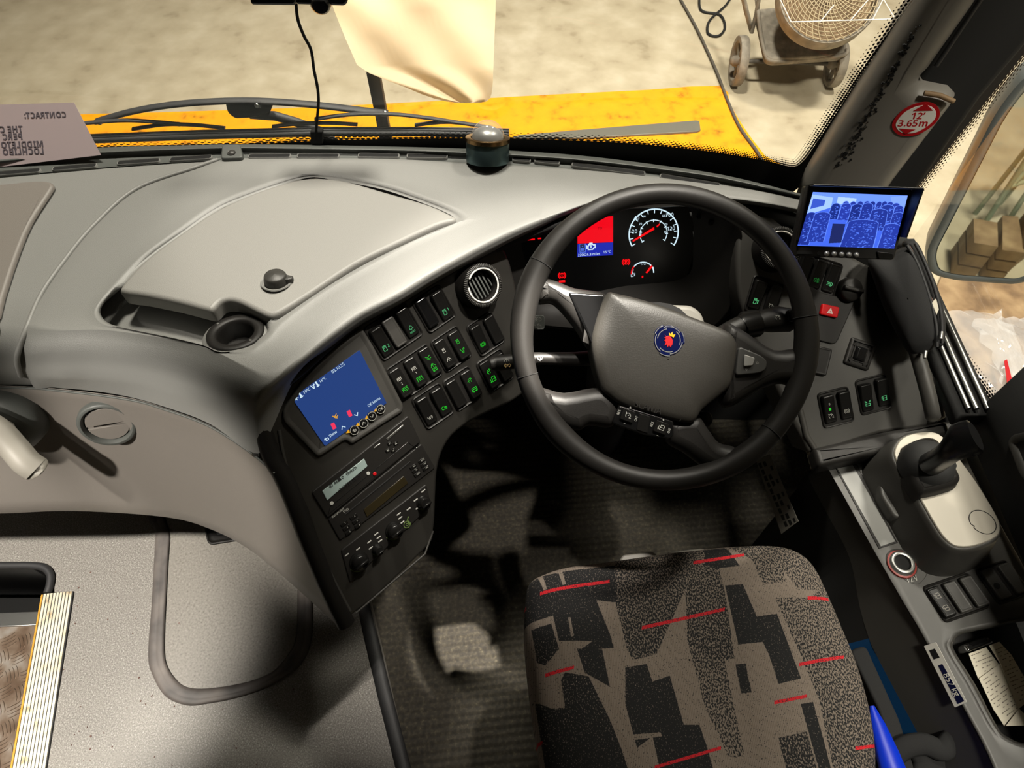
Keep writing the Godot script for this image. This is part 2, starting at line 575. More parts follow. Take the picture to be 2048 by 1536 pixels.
func _ready() -> void:
	var cam := Camera3D.new()
	cam.name = "camera"
	add_child(cam)
	cam.position = EYE
	cam.rotation_degrees = Vector3(-PITCH, 0, 0)
	cam.fov = rad_to_deg(2.0 * atan(768.0 / FOCAL))
	cam.near = 0.02
	cam.current = true
	var env := Environment.new()
	env.background_mode = Environment.BG_COLOR
	env.background_color = Color(0.30, 0.28, 0.25)
	env.tonemap_mode = Environment.TONE_MAPPER_LINEAR
	env.tonemap_exposure = 1.0
	env.sdfgi_enabled = true
	env.ssao_enabled = true
	env.ssil_enabled = true
	var we := WorldEnvironment.new()
	we.name = "world"
	we.environment = env
	add_child(we)
	materials()
	more_materials()
	var warm := Color(1.0, 0.975, 0.91)
	var white := Color(1.0, 0.97, 0.92)
	high_bay(Vector3(-0.3, 5.3, -2.75), 0.6, 0.6, 40.0, warm, "unseen square workshop lamp high ahead of the windscreen, placed to light the dashboard top")  # out of view, lights the dash top through the windscreen
	high_bay(Vector3(2.7, 5.3, -3.0), 0.6, 0.6, 30.0, warm, "unseen square workshop lamp high above the wheeled fan, placed to light fan and ground")  # out of view, lights the ground around the fan
	high_bay(Vector3(1.95, 5.3, 0.6), 0.6, 0.6, 40.0, warm, "unseen square workshop lamp high beside the coach, placed to light the console and the right of the seat")  # out of view, casts the lever shadow and lights the right of the seat
	lamp(Vector3(0.36, 2.05, -0.80), Vector3(-0.30, -1.28, 0.12), 14.5, 3.6, 0.025, white, "unseen round roof lamp placed to light the steering wheel and switch panel")  # unseen source for the brightness of wheel and switch panel
	lamp(Vector3(0.327, 2.05, -0.937), Vector3(-0.447, -2.11, 0.542), 3.3, 24.0, 0.012, white, "unseen narrow roof spot aimed past the wheel at a bright pool on the mat")  # unseen narrow beam that makes the round pool on the mat
	lamp(Vector3(0.05, 2.05, -0.63), Vector3(0.04, -2.11, 0.03), 4.2, 1.2, 0.012, white, "unseen narrow roof spot above the left of the wheel, aimed at another bright pool on the mat")  # second unseen narrow beam, for the pool nearer the pedals
	lamp(Vector3(-0.12, 2.05, -0.94), Vector3(-0.20, -1.27, 0.06), 14.0, 1.2, 0.03, white, "unseen round roof lamp placed to brighten the middle of the dashboard")  # unseen, brightens the dash around the storage lid
	lamp(Vector3(-1.15, 2.05, -0.11), Vector3(0.0, -1, -0.14), 17.0, 9.0, 0.04, white, "unseen round roof lamp above the entrance steps, its beam edge bounds the lit floor")  # unseen, cone width sets where the lit gangway floor ends
	lamp(Vector3(-1.2, 2.05, 0.25), Vector3(0.62, -1.56, -0.80), 8.5, 6.0, 0.04, white, "unseen round roof lamp above the gangway, placed to light the dashboard front")  # unseen, narrow cone that brightens the front apron
	build_workshop()
	build_shell()
	build_dash()
	build_centre()
	build_cluster()
	build_side_panel()
	build_console()
	build_seat()
	build_floor_things()
	build_steering()
	build_monitor()
	build_on_dash()
	build_bag()
	build_mirror()

# ---------------------------------------------------------------- the setting
func gz(x: float, h: float) -> float:
	return -1.135 + 0.075 * pow(absf(x + 0.42), 4.0) + 0.05 * (h - 0.8)

func UG(px: float, py: float, inside := 0.0) -> Vector3:
	var p := UZ(px, py, -1.1)
	for k in 12:
		p = UZ(px, py, gz(p.x, p.y) + inside)
	return p

func lamp(at: Vector3, dir: Vector3, cone: float, energy: float, size: float, col: Color, label: String) -> void:
	var t := thing("unseen_ceiling_lamp", at, label, "lamp")  # every roof lamp made here is out of view
	var F := frame(at, Vector3.DOWN, Vector3.RIGHT)
	var b := MB.new()
	b.lathe([[size + 0.02, -0.02], [size + 0.02, 0.004], [size + 0.012, 0.008], [size + 0.004, 0.006], [size, -0.01]], F, 24)
	obj("rim", b, M.silver, t)
	b = MB.new()
	b.lathe([[size, -0.008], [size * 0.6, -0.002], [0.0001, 0.0]], F, 24)
	obj("lens", b, glow(col, 2.0), t)
	var l := SpotLight3D.new()
	l.name = "light"
	l.light_color = col
	l.light_energy = energy
	l.light_size = size
	l.spot_angle = cone
	l.spot_angle_attenuation = 0.6
	l.spot_range = 14.0
	l.spot_attenuation = 2.0
	l.shadow_enabled = true
	t.add_child(l)
	l.position = Vector3(0, -0.03, 0)
	l.look_at(at + dir, Vector3(0, 0, 1) if absf(dir.normalized().y) > 0.9 else Vector3.UP)

func high_bay(at: Vector3, w: float, h: float, energy: float, col: Color, label: String) -> void:
	var t := thing("unseen_workshop_lamp", at, label, "lamp", "unseen lamps under the workshop roof")
	var b := MB.new()
	b.box(Transform3D(Basis(), at + Vector3(0, 0.06, 0)), Vector3(w + 0.1, 0.1, h + 0.1), 0.01)
	obj("housing", b, M.silver, t)
	b = MB.new()
	b.box(Transform3D(Basis(), at), Vector3(w, 0.02, h), 0.004)
	obj("diffuser", b, glow(col, 3.0), t)
	var l := AreaLight3D.new()
	l.name = "light"
	l.area_size = Vector2(w, h)
	l.light_color = col
	l.light_energy = energy
	l.area_range = 30.0
	l.area_attenuation = 2.0
	l.shadow_enabled = true
	t.add_child(l)
	l.position = Vector3(0, -0.03, 0)
	l.rotation_degrees = Vector3(-90, 0, 0)

func wall_box(called: String, lo: Vector3, hi: Vector3, m: Material, label: String) -> void:
	var b := MB.new()
	b.box(Transform3D(Basis(), (lo + hi) * 0.5), hi - lo, 0.004)
	struct(called, b, m, label)

func build_workshop() -> void:
	var b := MB.new()
	b.box(Transform3D(Basis(), Vector3(0, GROUND - 0.1, -2)), Vector3(18, 0.2, 20), 0.01)
	struct("ground", b, M.concrete, "worn beige concrete workshop floor outside the coach")
	wall_box("wall_north", Vector3(-9, GROUND, -12.2), Vector3(9, 6, -12), M.wall, "pale workshop wall far ahead of the coach")
	wall_box("wall_south", Vector3(-9, GROUND, 8), Vector3(9, 6, 8.2), M.wall, "pale workshop wall behind the coach")
	wall_box("wall_west", Vector3(-9.2, GROUND, -12), Vector3(-9, 6, 8), M.wall, "pale workshop wall beyond the door side of the coach")
	wall_box("wall_east", Vector3(9, GROUND, -12), Vector3(9.2, 6, 8), M.wall, "pale workshop wall beyond the driver's side of the coach")
	wall_box("ceiling", Vector3(-9.2, 6, -12.2), Vector3(9.2, 6.2, 8.2), M.wall, "high pale roof of the workshop")
	# yellow band painted on the ground
	b = MB.new()
	var G := flat(GROUND + 0.002)
	b.slab(smooth2(poly(G, [-300, 232, 0, 232, 165, 229, 420, 222, 690, 212, 1100, 190, 1300, 180, 1440, 172, 1458, 205, 1478, 240, 1505, 280, 1530, 312, 1545, 345, 1200, 380, 600, 380, -300, 400]), 2), [[0, 0], [0, 0.002]], G)
	tag(struct("floor_marking", b, M.paint, "broad yellow band painted across the concrete ahead of the coach"), "", "")
	# steel bars lying on it
	for q in [[[1020, 281, 1040, 274, 1180, 262, 1390, 245, 1398, 246, 1400, 264, 1392, 267, 1180, 279], "", "long tapering grey steel bar lying along the yellow band"]]:
		b = MB.new()
		b.slab(poly(G, q[0]), edge(0.012, 0.004, 0.016), G)
		single("floor_bar", b, M.floor_steel, q[2], "steel bar")
	b = MB.new()
	var foot := UZ(764, 246, -2.0)
	b.box(frame((UZ(757, 140, -1.93) + Vector3(foot.x, GROUND, -2.0)) * 0.5, Vector3(1, 0, 0), Vector3(foot.x, GROUND, -2.0) - UZ(757, 140, -1.93)), Vector3((UZ(757, 140, -1.93) - Vector3(foot.x, GROUND, -2.0)).length(), 0.03, 0.038), 0.003)
	single("steel_post", b, M.rubber, "grey steel post standing on the ground under the cream plastic sheet", "post")
	# hose
	b = MB.new()
	b.tube(smooth3(line3([1330, -60, 1362, 0, 1395, 60, 1432, 140, 1455, 200, 1480, 255, 1512, 300, 1530, 330], GROUND + 0.012), 6), 0.009, 6)
	single("air_hose", b, M.dusty_dark, "thin brown hose curving along the end of the yellow band towards the fan", "hose")
	build_fan()
	# things beside the coach, seen through the side window and in the mirror
	b = MB.new()
	var W := flat(GROUND)
	b.slab(poly(W, [1862, 600, 1880, 555, 2060, 548, 2300, 560, 2300, 1000, 2000, 900]), edge(0.018, 0.002, 0.02), W)
	single("plywood_sheet", b, M.wood, "brown plywood sheet lying on the ground below the side window", "board")
	var rng := RandomNumberGenerator.new()
	rng.seed = 5
	for q in [[1955, 738, 70.0, 95.0, "crumpled clear plastic bag with a red label on the plywood sheet"], [2045, 722, 46.0, 70.0, "small plain clear plastic bag lying beside the bag with the red label"]]:
		var c := U(q[0], q[1], GROUND + 0.02)
		var rows := []
		for r in 13:
			var row := PackedVector3Array()
			for s in 14:
				var u := s / 13.0 - 0.5
				var w := r / 12.0 - 0.5
				var e := 1.0 - pow(2.0 * maxf(absf(u), absf(w)), 2.0)
				row.append(c + Vector3(u * q[2] / 160.0 + rng.randf_range(-0.012, 0.012), maxf(0.001, e * 0.06 + rng.randf_range(-0.014, 0.03)), w * q[3] / 150.0 + rng.randf_range(-0.012, 0.012)))
			rows.append(row)
		b = MB.new()
		b.grid(rows)
		if q[0] < 2000:
			var t := thing("plastic_bag", c, q[4], "plastic bag")
			obj("bag", b, M.film, t)
			b = MB.new()
			var LF := flat(GROUND + 0.105)
			b.slab(poly(LF, [2008, 722, 2014, 719, 2024, 760, 2023, 772, 2015, 774]), [[0, 0], [0, 0.001]], LF)
			obj("label", b, M.red, t, "red printed label")
		else:
			single("plastic_bag", b, M.film, q[4], "plastic bag")

func build_fan() -> void:
	var at := U(1580, 150, GROUND)
	var t := thing("drum_fan", at, "dusty grey wheeled workshop fan with a round wire grille on the concrete", "fan")
	var axle := Vector3(1, 0, 0.05).normalized()
	var b: MB
	for q in [[1478, 122, 0.14], [1672, 128, 0.13]]:
		var c := U(q[0], q[1], GROUND + q[2])
		var F := frame(c, -axle, Vector3.UP)
		b = MB.new()
		b.lathe([[q[2] * 0.78, -0.025], [q[2] * 0.97, -0.025], [q[2], -0.015], [q[2], 0.015], [q[2] * 0.97, 0.025], [q[2] * 0.78, 0.025], [q[2] * 0.74, 0.015], [q[2] * 0.74, -0.015], [q[2] * 0.78, -0.025]], F, 36)
		var wheel := obj("wheel", b, M.dusty, t)
		b = MB.new()
		b.lathe([[0.0001, -0.03], [0.03, -0.03], [0.034, 0.0], [0.03, 0.034], [0.018, 0.05], [0.0001, 0.052]], F, 16)
		obj("wheel_hub", b, M.dusty, wheel)
		b = MB.new()
		for k in 6:
			var w := TAU * k / 6
			var d := F.basis.x * cos(w) + F.basis.y * sin(w)
			b.box(frame(c + d * q[2] * 0.5, F.basis.z, d), Vector3(q[2] * 0.62, 0.026, 0.02), 0.006)
		obj("wheel_spokes", b, M.dusty, wheel)
	# tray, column, carrying frame
	var TF := frame(U(1605, 60, GROUND + 0.3), Vector3(0, 0.95, 0.3), axle)
	b = MB.new()
	b.slab(round2(poly(TF, [1512, 20, 1690, 8, 1692, 105, 1680, 112, 1545, 122, 1532, 116]), 0.03), edge(0.05, 0.012, 0.012), TF)
	obj("base_tray", b, M.dusty, t)
	b = MB.new()
	b.tube(smooth3(trip([1508, -60, -0.35, 1518, 40, -0.5, 1530, 106, -0.6, 1548, 122, -0.62, 1620, 117, -0.62, 1686, 110, -0.6, 1694, 98, -0.58]), 5), 0.012, 8)
	b.tube(trip([1470, -80, -0.2, 1492, 20, -0.45, 1503, 62, -0.6]), 0.014, 8)
	b.tube(trip([1524, -40, -0.3, 1512, 30, -0.5, 1503, 66, -0.6]), 0.012, 8)
	obj("tube_frame", b, M.dusty, t)
	b = MB.new()
	b.tube(PackedVector3Array([U(1478, 122, GROUND + 0.14), U(1672, 128, GROUND + 0.13)]), 0.012, 8)
	obj("axle", b, M.dusty_dark, t)
	# drum: solid rim with a round grille of rings and ribs facing up towards the coach
	var C := U(1660, -14, -0.25)
	var D := frame(C, Vector3(-0.1, 0.8, 0.62), Vector3.RIGHT)
	var R := 0.255
	b = MB.new()
	b.lathe([[R * 0.9, -0.09], [R + 0.008, -0.08], [R + 0.012, -0.01], [R + 0.006, 0.006], [R - 0.008, 0.0], [R - 0.01, -0.08]], D, 48)
	obj("drum", b, M.dusty, t)
	b = MB.new()
	b.lathe([[R - 0.012, -0.06], [0.0001, -0.06]], D, 40)
	obj("drum_back", b, M.wood, t)
	b = MB.new()
	for k in 14:
		var rr := R * (k + 1) / 14.5
		var path := PackedVector3Array()
		for w in 40:
			path.append(D * Vector3(cos(TAU * w / 40) * rr, sin(TAU * w / 40) * rr, 0.012 + 0.03 * (1.0 - pow(rr / R, 2.0))))
		b.tube(path, 0.0028, 5, true)
	obj("grille_rings", b, M.cage, t)
	b = MB.new()
	for k in 40:
		var w := TAU * k / 40
		var path := PackedVector3Array()
		for j in 6:
			var rr := R * (0.12 + 0.88 * j / 5.0)
			path.append(D * Vector3(cos(w + 0.12 * j) * rr, sin(w + 0.12 * j) * rr, 0.016 + 0.03 * (1.0 - pow(rr / R, 2.0))))
		b.tube(path, 0.0026, 5)
	obj("grille_ribs", b, M.cage, t)
	# loose wire basket in front of it
	b = MB.new()
	for q in [[1556, -10, 1582, 44], [1582, 44, 1790, 38], [1790, 38, 1750, -30], [1700, 42, 1770, -40], [1745, 40, 1768, -5], [1640, 44, 1668, 10], [1560, 0, 1660, -30]]:
		b.tube(trip([q[0], q[1], -0.12, q[2], q[3], -0.12]), 0.003, 5)
	obj("wire_guard", b, M.white, t)
	b = MB.new()
	b.tube(smooth3(line3([1400, -20, 1402, 20, 1440, 30, 1450, 55, 1436, 72, 1416, 66, 1420, 40, 1452, 10, 1470, -20], GROUND + 0.01), 6), 0.008, 6)
	single("power_cable", b, M.soft, "black power cable coiled on the concrete beside the fan", "cable")

func dotted(rows: int, per: float) -> ImageTexture:
	var im := Image.create(16 * 4, 16 * rows, false, Image.FORMAT_RGBA8)
	for y in 16 * rows:
		for x in 64:
			var row := y / 16
			var dx := fposmod(x + (8.0 if row % 2 else 0.0), 16.0) - 8.0
			var dy := y % 16 - 7.5
			var r := lerpf(8.6, 3.0, row / maxf(rows - 1.0, 1.0)) * per
			im.set_pixel(x, y, Color(0.01, 0.01, 0.01, 1.0 if dx * dx + dy * dy < r * r else 0.0))
	return ImageTexture.create_from_image(im)

func build_shell() -> void:
	# gangway floor with the step well cut out of it
	var F := flat(0.0)
	var b := MB.new()
	b.slab(poly(F, [-900, 980, -900, 1128, -60, 1131, 60, 1131, 92, 1136, 105, 1152, 108, 1184, 130, 1186, 60, 1536, 20, 1800, 960, 1800, 815, 1536, 742, 1215, 700, 1050, 690, 900, -400, 830]), edge(0.05, 0.003), F)
	struct("floor", b, M.vinyl, "speckled grey vinyl gangway floor beside the driver's place")
	wall_box("floor", Vector3(-1.6, -0.45, -1.05), Vector3(0.8, -0.30, 0.8), M.soft, "dark steel underframe below the cab floor")
	# step well: front riser, inner riser, tread
	b = MB.new()
	var a := [U(-400, 1136, -0.004), U(60, 1136, -0.004), U(92, 1141, -0.004), U(104, 1160, -0.004)]
	var rows := [PackedVector3Array(), PackedVector3Array()]
	for p in a:
		rows[0].append(p); rows[1].append(p + Vector3(0, -0.21, 0))
	b.grid(rows, false, Vector3(0, 0, 1))
	struct("wall_step", b, M.gloss, "glossy dark riser at the front of the step well")
	b = MB.new()
	rows = [PackedVector3Array([U(104, 1160, -0.004), U(60, 1536, -0.004), U(20, 1800, -0.004)]), PackedVector3Array()]
	for p in rows[0]:
		rows[1].append(p + Vector3(0, -0.21, 0))
	b.grid(rows, false, Vector3(-1, 0, 0))
	struct("wall_step", b, M.black, "dark side of the step well under the ribbed nosing")
	b = MB.new()
	b.tube(smooth3(line3([-200, 1131, 0, 1131, 60, 1131, 88, 1135, 101, 1150, 100, 1170, 95, 1186], 0.004), 4), 0.009, 8)
	single("edge_trim", b, M.rubber, "black rubber trim rounding the corner of the step well", "trim")
	# driver's ribbed mat, one step lower
	b = MB.new()
	rows = []
	for k in 330:
		var z := -1.0 + k * 0.0042
		var y := -0.065 + (0.0028 if k % 4 < 2 else 0.0)
		var row := PackedVector3Array()
		for j in 12:
			row.append(Vector3(-0.62 + j * 0.13, y, z - j * 0.013))
		rows.append(row)
	b.grid(rows)
	single("ribbed_mat", b, M.mat, "worn brown ribbed rubber mat in the driver's footwell", "mat")
	# metal edge between the two floors
	b = MB.new()
	var line := line3([690, 1020, 728, 1215, 766, 1380, 812, 1560, 860, 1760], -0.004)
	b.tube(line, 0.016, 10, false, 0.7)
	single("floor_edging", b, M.rubber, "dull grey rounded metal edging between gangway floor and footwell mat", "edging")
	# side wall, its window post and the roof
	wall_box("wall_right", Vector3(0.845, GROUND + 0.25, -1.06), Vector3(0.90, 0.455, 0.9), M.soft, "black lower side wall beside the driver's console")
	wall_box("wall_right", Vector3(0.83, 0.52, -0.645), Vector3(0.92, 0.77, 1.6), M.soft, "black side panel below the driver's side window")
	wall_box("wall_left", Vector3(-1.68, GROUND + 0.25, -0.9), Vector3(-1.62, 2.06, 1.6), M.grey_black, "unseen grey wall closing the entrance side against workshop light")  # opaque and out of view, keeps workshop light out of the cab
	wall_box("wall_rear", Vector3(-1.68, -0.3, 1.6), Vector3(0.92, 2.06, 1.66), M.grey_black, "added grey bulkhead out of view, closing the cab against workshop light")  # added behind the view to stop workshop light flooding in
	wall_box("ceiling", Vector3(-1.68, 2.06, -1.12), Vector3(0.92, 2.12, 1.66), M.strip, "grey lining of the cab roof")
	wall_box("wall_front", Vector3(-1.62, GROUND + 0.25, -1.19), Vector3(0.80, 0.56, -1.15), M.soft, "black front bulkhead below the windscreen")
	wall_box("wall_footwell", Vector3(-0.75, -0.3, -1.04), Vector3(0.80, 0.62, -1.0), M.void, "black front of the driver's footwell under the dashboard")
	wall_box("trim_8", Vector3(0.82, 1.92, -0.98), Vector3(0.92, 2.06, 1.6), M.strip, "unseen grey cant rail above the side window, placed to keep the side lamp off the mat")  # out of view, its depth trims the side lamp on the mat
	b = MB.new()
	b.box(Transform3D(Basis(), Vector3(-0.4, 1.90, -1.03)), Vector3(2.3, 0.30, 0.05), 0.02)
	single("unseen_visor", b, M.soft, "unseen wide black visor above the windscreen view, placed to keep the front lamp off the seat", "sun visor")  # out of view, shades seat and rear floor from the front lamp
	# windscreen
	b = MB.new()
	rows = []
	for h in [0.70, 1.1, 1.6, 2.06]:
		var row := PackedVector3Array()
		for k in 25:
			var x := -1.6 + k * 2.24 / 24.0
			row.append(Vector3(x, h, gz(x, h)))
		rows.append(row)
	b.grid(rows, false, Vector3(0, 0, 1))
	struct("window_1", b, M.glass, "curved glass of the windscreen")
	b = MB.new()
	b.grid([PackedVector3Array([Vector3(0.88, 0.76, -0.60), Vector3(0.88, 0.76, 1.6)]), PackedVector3Array([Vector3(0.88, 2.06, -0.60), Vector3(0.88, 2.06, 1.6)])], false, Vector3(-1, 0, 0))
	struct("window_3", b, M.glass, "glass of the driver's side window")
	# black printed border of the windscreen
	var top := [-300, 332, 0, 312, 200, 299, 420, 293, 640, 281, 820, 277, 1000, 277, 1224, 284, 1374, 297, 1470, 310, 1540, 323, 1584, 333]
	var side := [1606, 322, 1634, 284, 1684, 208, 1734, 133, 1830, 0, 1895, -92]
	var inn := PackedVector3Array()
	for k in range(0, top.size(), 2):
		inn.append(UG(top[k], top[k + 1], 0.004))
	for k in range(0, side.size(), 2):
		inn.append(UG(side[k], side[k + 1], 0.004))
	inn = smooth3(inn, 5)
	var outer := PackedVector3Array()
	var dots := PackedVector3Array()
	var lead := PackedVector3Array()
	for k in inn.size():
		var p := inn[k]
		var w := clampf((p.x - 0.50) / 0.06, 0.0, 1.0) if p.y > 0.72 else 0.0
		var q := p + Vector3(0.03 * w, -0.16 * (1.0 - w), 0)
		q.z = gz(q.x, q.y) + 0.003
		outer.append(q)
		var d := (inn[mini(k + 1, inn.size() - 1)] - inn[maxi(k - 1, 0)]).normalized()
		var o := Vector3(-d.y, d.x, 0).normalized() * lerpf(0.013, 0.021, w)
		dots.append(p + o + Vector3(0, 0, -0.002))
		lead.append(p)
	b = MB.new()
	b.grid([outer, inn], false, Vector3(0, 0, 1))
	struct("trim_1", b, M.void, "black printed border along the windscreen foot and right edge")
	b = MB.new()
	b.grid([lead, dots], false, Vector3(0, 0, 1))
	var dm := mat(Color(1, 1, 1), 0.6)
	dm.albedo_texture = dotted(4, 0.95)
	dm.transparency = BaseMaterial3D.TRANSPARENCY_ALPHA_SCISSOR
	dm.alpha_scissor_threshold = 0.5
	dm.uv1_scale = Vector3(70, 1, 1)
	struct("trim_2", b, dm, "dotted fade printed along the windscreen border")
	# side quarter window
	b = MB.new()
	b.grid([PackedVector3Array([Vector3(0.872, 0.44, -1.10), Vector3(0.872, 0.44, -0.60)]), PackedVector3Array([Vector3(0.872, 2.06, -1.0), Vector3(0.872, 2.06, -0.60)])], false, Vector3(-1, 0, 0))
	struct("window_2", b, M.glass, "glass of the driver's quarter window")
	var bands := [[[1735, 440, 2120, -60], [1806, 412, 2110, 30], [1822, 416, 2114, 52], "black printed border along the front edge of the quarter window"], [[1855, 700, 2020, 900], [1884, 668, 2010, 836], [1898, 652, 2022, 818], "black printed border along the foot of the quarter window"]]
	for q in bands:
		var l := []
		for w in 3:
			l.append(PackedVector3Array([UX(q[w][0], q[w][1], 0.868), UX(q[w][2], q[w][3], 0.868)]))
		b = MB.new()
		b.grid([l[0], l[1]], false, Vector3(-1, 0, 0))
		struct("trim_3", b, M.void, q[3])
		b = MB.new()
		b.grid([l[1], l[2]], false, Vector3(-1, 0, 0))
		var m2: StandardMaterial3D = dm.duplicate()
		m2.uv1_scale = Vector3(12 if q[0][0] < 1800 else 7, 1, 1)
		struct("trim_4", b, m2, "dotted fade printed beside the " + q[3].substr(6))
	# pull handle recess in the side panel
	var HP := frame(Vector3(0.829, 0.62, -0.5), Vector3(-1, 0, 0), Vector3(0, 0, 1))
	b = MB.new()
	b.slab(round2(poly(HP, [2018, 884, 2030, 868, 2060, 862, 2150, 900, 2150, 1010, 2080, 990, 2044, 950]), 0.012), [[0, -0.004], [0.001, 0.004], [0.004, 0.006], [0.010, 0.004], [0.014, -0.002]], HP)
	single("pull_recess", b, M.grey_black, "grey moulded pull recess in the black side panel at the edge of the view", "door pull")
	# sill rails
	b = MB.new()
	for k in 3:
		var dx: float = [0.0, 0.014, 0.034][k]
		b.tube(PackedVector3Array([Vector3(0.797 + dx, 0.588, -0.92), Vector3(0.797 + dx, 0.588, -0.63)]), 0.0045, 6)
	single("sill_rail", b, M.steel, "three slim aluminium rails along the sill of the quarter window", "rail")
	b = MB.new()
	b.box(Transform3D(Basis(), Vector3(0.815, 0.564, -0.84)), Vector3(0.062, 0.034, 0.44), 0.004)
	struct("trim_5", b, M.soft, "black sill under the quarter window")
	# pillar between windscreen and quarter window
	var P := frame(Vector3(0.57, 0.8, -0.985), Vector3(-0.28, 0.1, 0.95), Vector3.RIGHT)
	b = MB.new()
	b.slab(poly(P, [1592, 420, 1610, 372, 1720, 186, 1834, 0, 1990, -250, 2130, -250, 1966, 0, 1860, 148, 1846, 162, 1841, 172, 1850, 181, 1900, 191, 1914, 206, 1905, 224, 1790, 372, 1745, 440]), edge(0.06, 0.032, 0.0, 8), P)
	var pil := struct("trim_6", b, M.pillar, "grey moulded pillar trim between windscreen and quarter window")
	b = MB.new()
	var PB := Transform3D(P.basis, P.origin - P.basis.z * 0.035)
	b.slab(poly(PB, [1700, 430, 1840, 150, 1960, -20, 2110, -250, 2300, -250, 2130, 0, 1960, 200, 1800, 430]), edge(0.03, 0.01), PB)
	struct("trim_7", b, M.soft, "black recess beside the pillar trim")
	b = MB.new()
	b.tube(trip([1872, 132, 1.0, 1955, 8, 1.09, 2040, -120, 1.18]), 0.004, 6)
	obj("slot_guide", b, M.rubber, pil)
	b = MB.new()
	b.tube(PackedVector3Array([UF(1848, 186, P) + P.basis.z * 0.0, UF(1880, 191, P), UF(1908, 203, P)]), 0.004, 6)
	obj("torn_edge", b, M.wood, pil, "bare brown edge of the notch")
	# scuffed texture: small raised crumbs of worn-through trim
	b = MB.new()
	var rng := RandomNumberGenerator.new()
	rng.seed = 3
	for k in 150:
		var w := pow(rng.randf(), 0.8)
		var sx := lerpf(1840, 1682, w) + rng.randfn() * lerpf(2.0, 6.0, w)
		var sy := lerpf(45, 328, w) + rng.randfn() * 3.0
		var c := UF(sx, sy, P)
		b.slab(disc(rng.randf_range(0.0012, 0.003), 5), [[0, -0.001], [0.0006, 0.0016]], frame(c, P.basis.z, Vector3(rng.randfn(), rng.randfn(), 0)))
	tag(obj("scuff_marks", b, M.void, pil), "", "", "", "stuff")
	# height sticker
	var S := seat_at(P, 1836, 238, 1880, 232, 0.0008)
	var st := thing("height_sticker", S.origin, "round white sticker with red rim reading 12 feet 3.65m on the pillar", "sticker")
	var o := poly(S, [1784, 252, 1790, 236, 1808, 218, 1834, 206, 1858, 204, 1874, 212, 1880, 226, 1874, 242, 1856, 258, 1832, 270, 1808, 272, 1792, 266])
	b = MB.new()
	b.slab(smooth2(o, 4), [[0, 0], [0, 0.0006]], S)
	obj("rim", b, M.red, st, "red rim")
	b = MB.new()
	b.slab(smooth2(o, 4), [[0.0052, 0.0006], [0.0054, 0.001]], S)
	obj("face", b, M.white, st)
	b = MB.new()
	var T := Transform3D(S.basis, S.origin + S.basis.z * 0.001)
	b.slab(poly(T, [1826, 222, 1852, 207, 1866, 221]), [[0, 0], [0, 0.0004]], T)
	b.slab(poly(T, [1798, 257, 1831, 259, 1811, 268]), [[0, 0], [0, 0.0004]], T)
	obj("arrow", b, M.red, st)
	var X := UF(1866, 246, T) - UF(1800, 246, T)
	var TX := frame(UF(1836, 232, T), S.basis.z, X)
	txt("12’", 0.0115, TX, M.red, st, "lettering", true)
	TX.origin = UF(1826, 247, T)
	txt("3.65m", 0.0115, TX, M.red, st, "lettering", true)

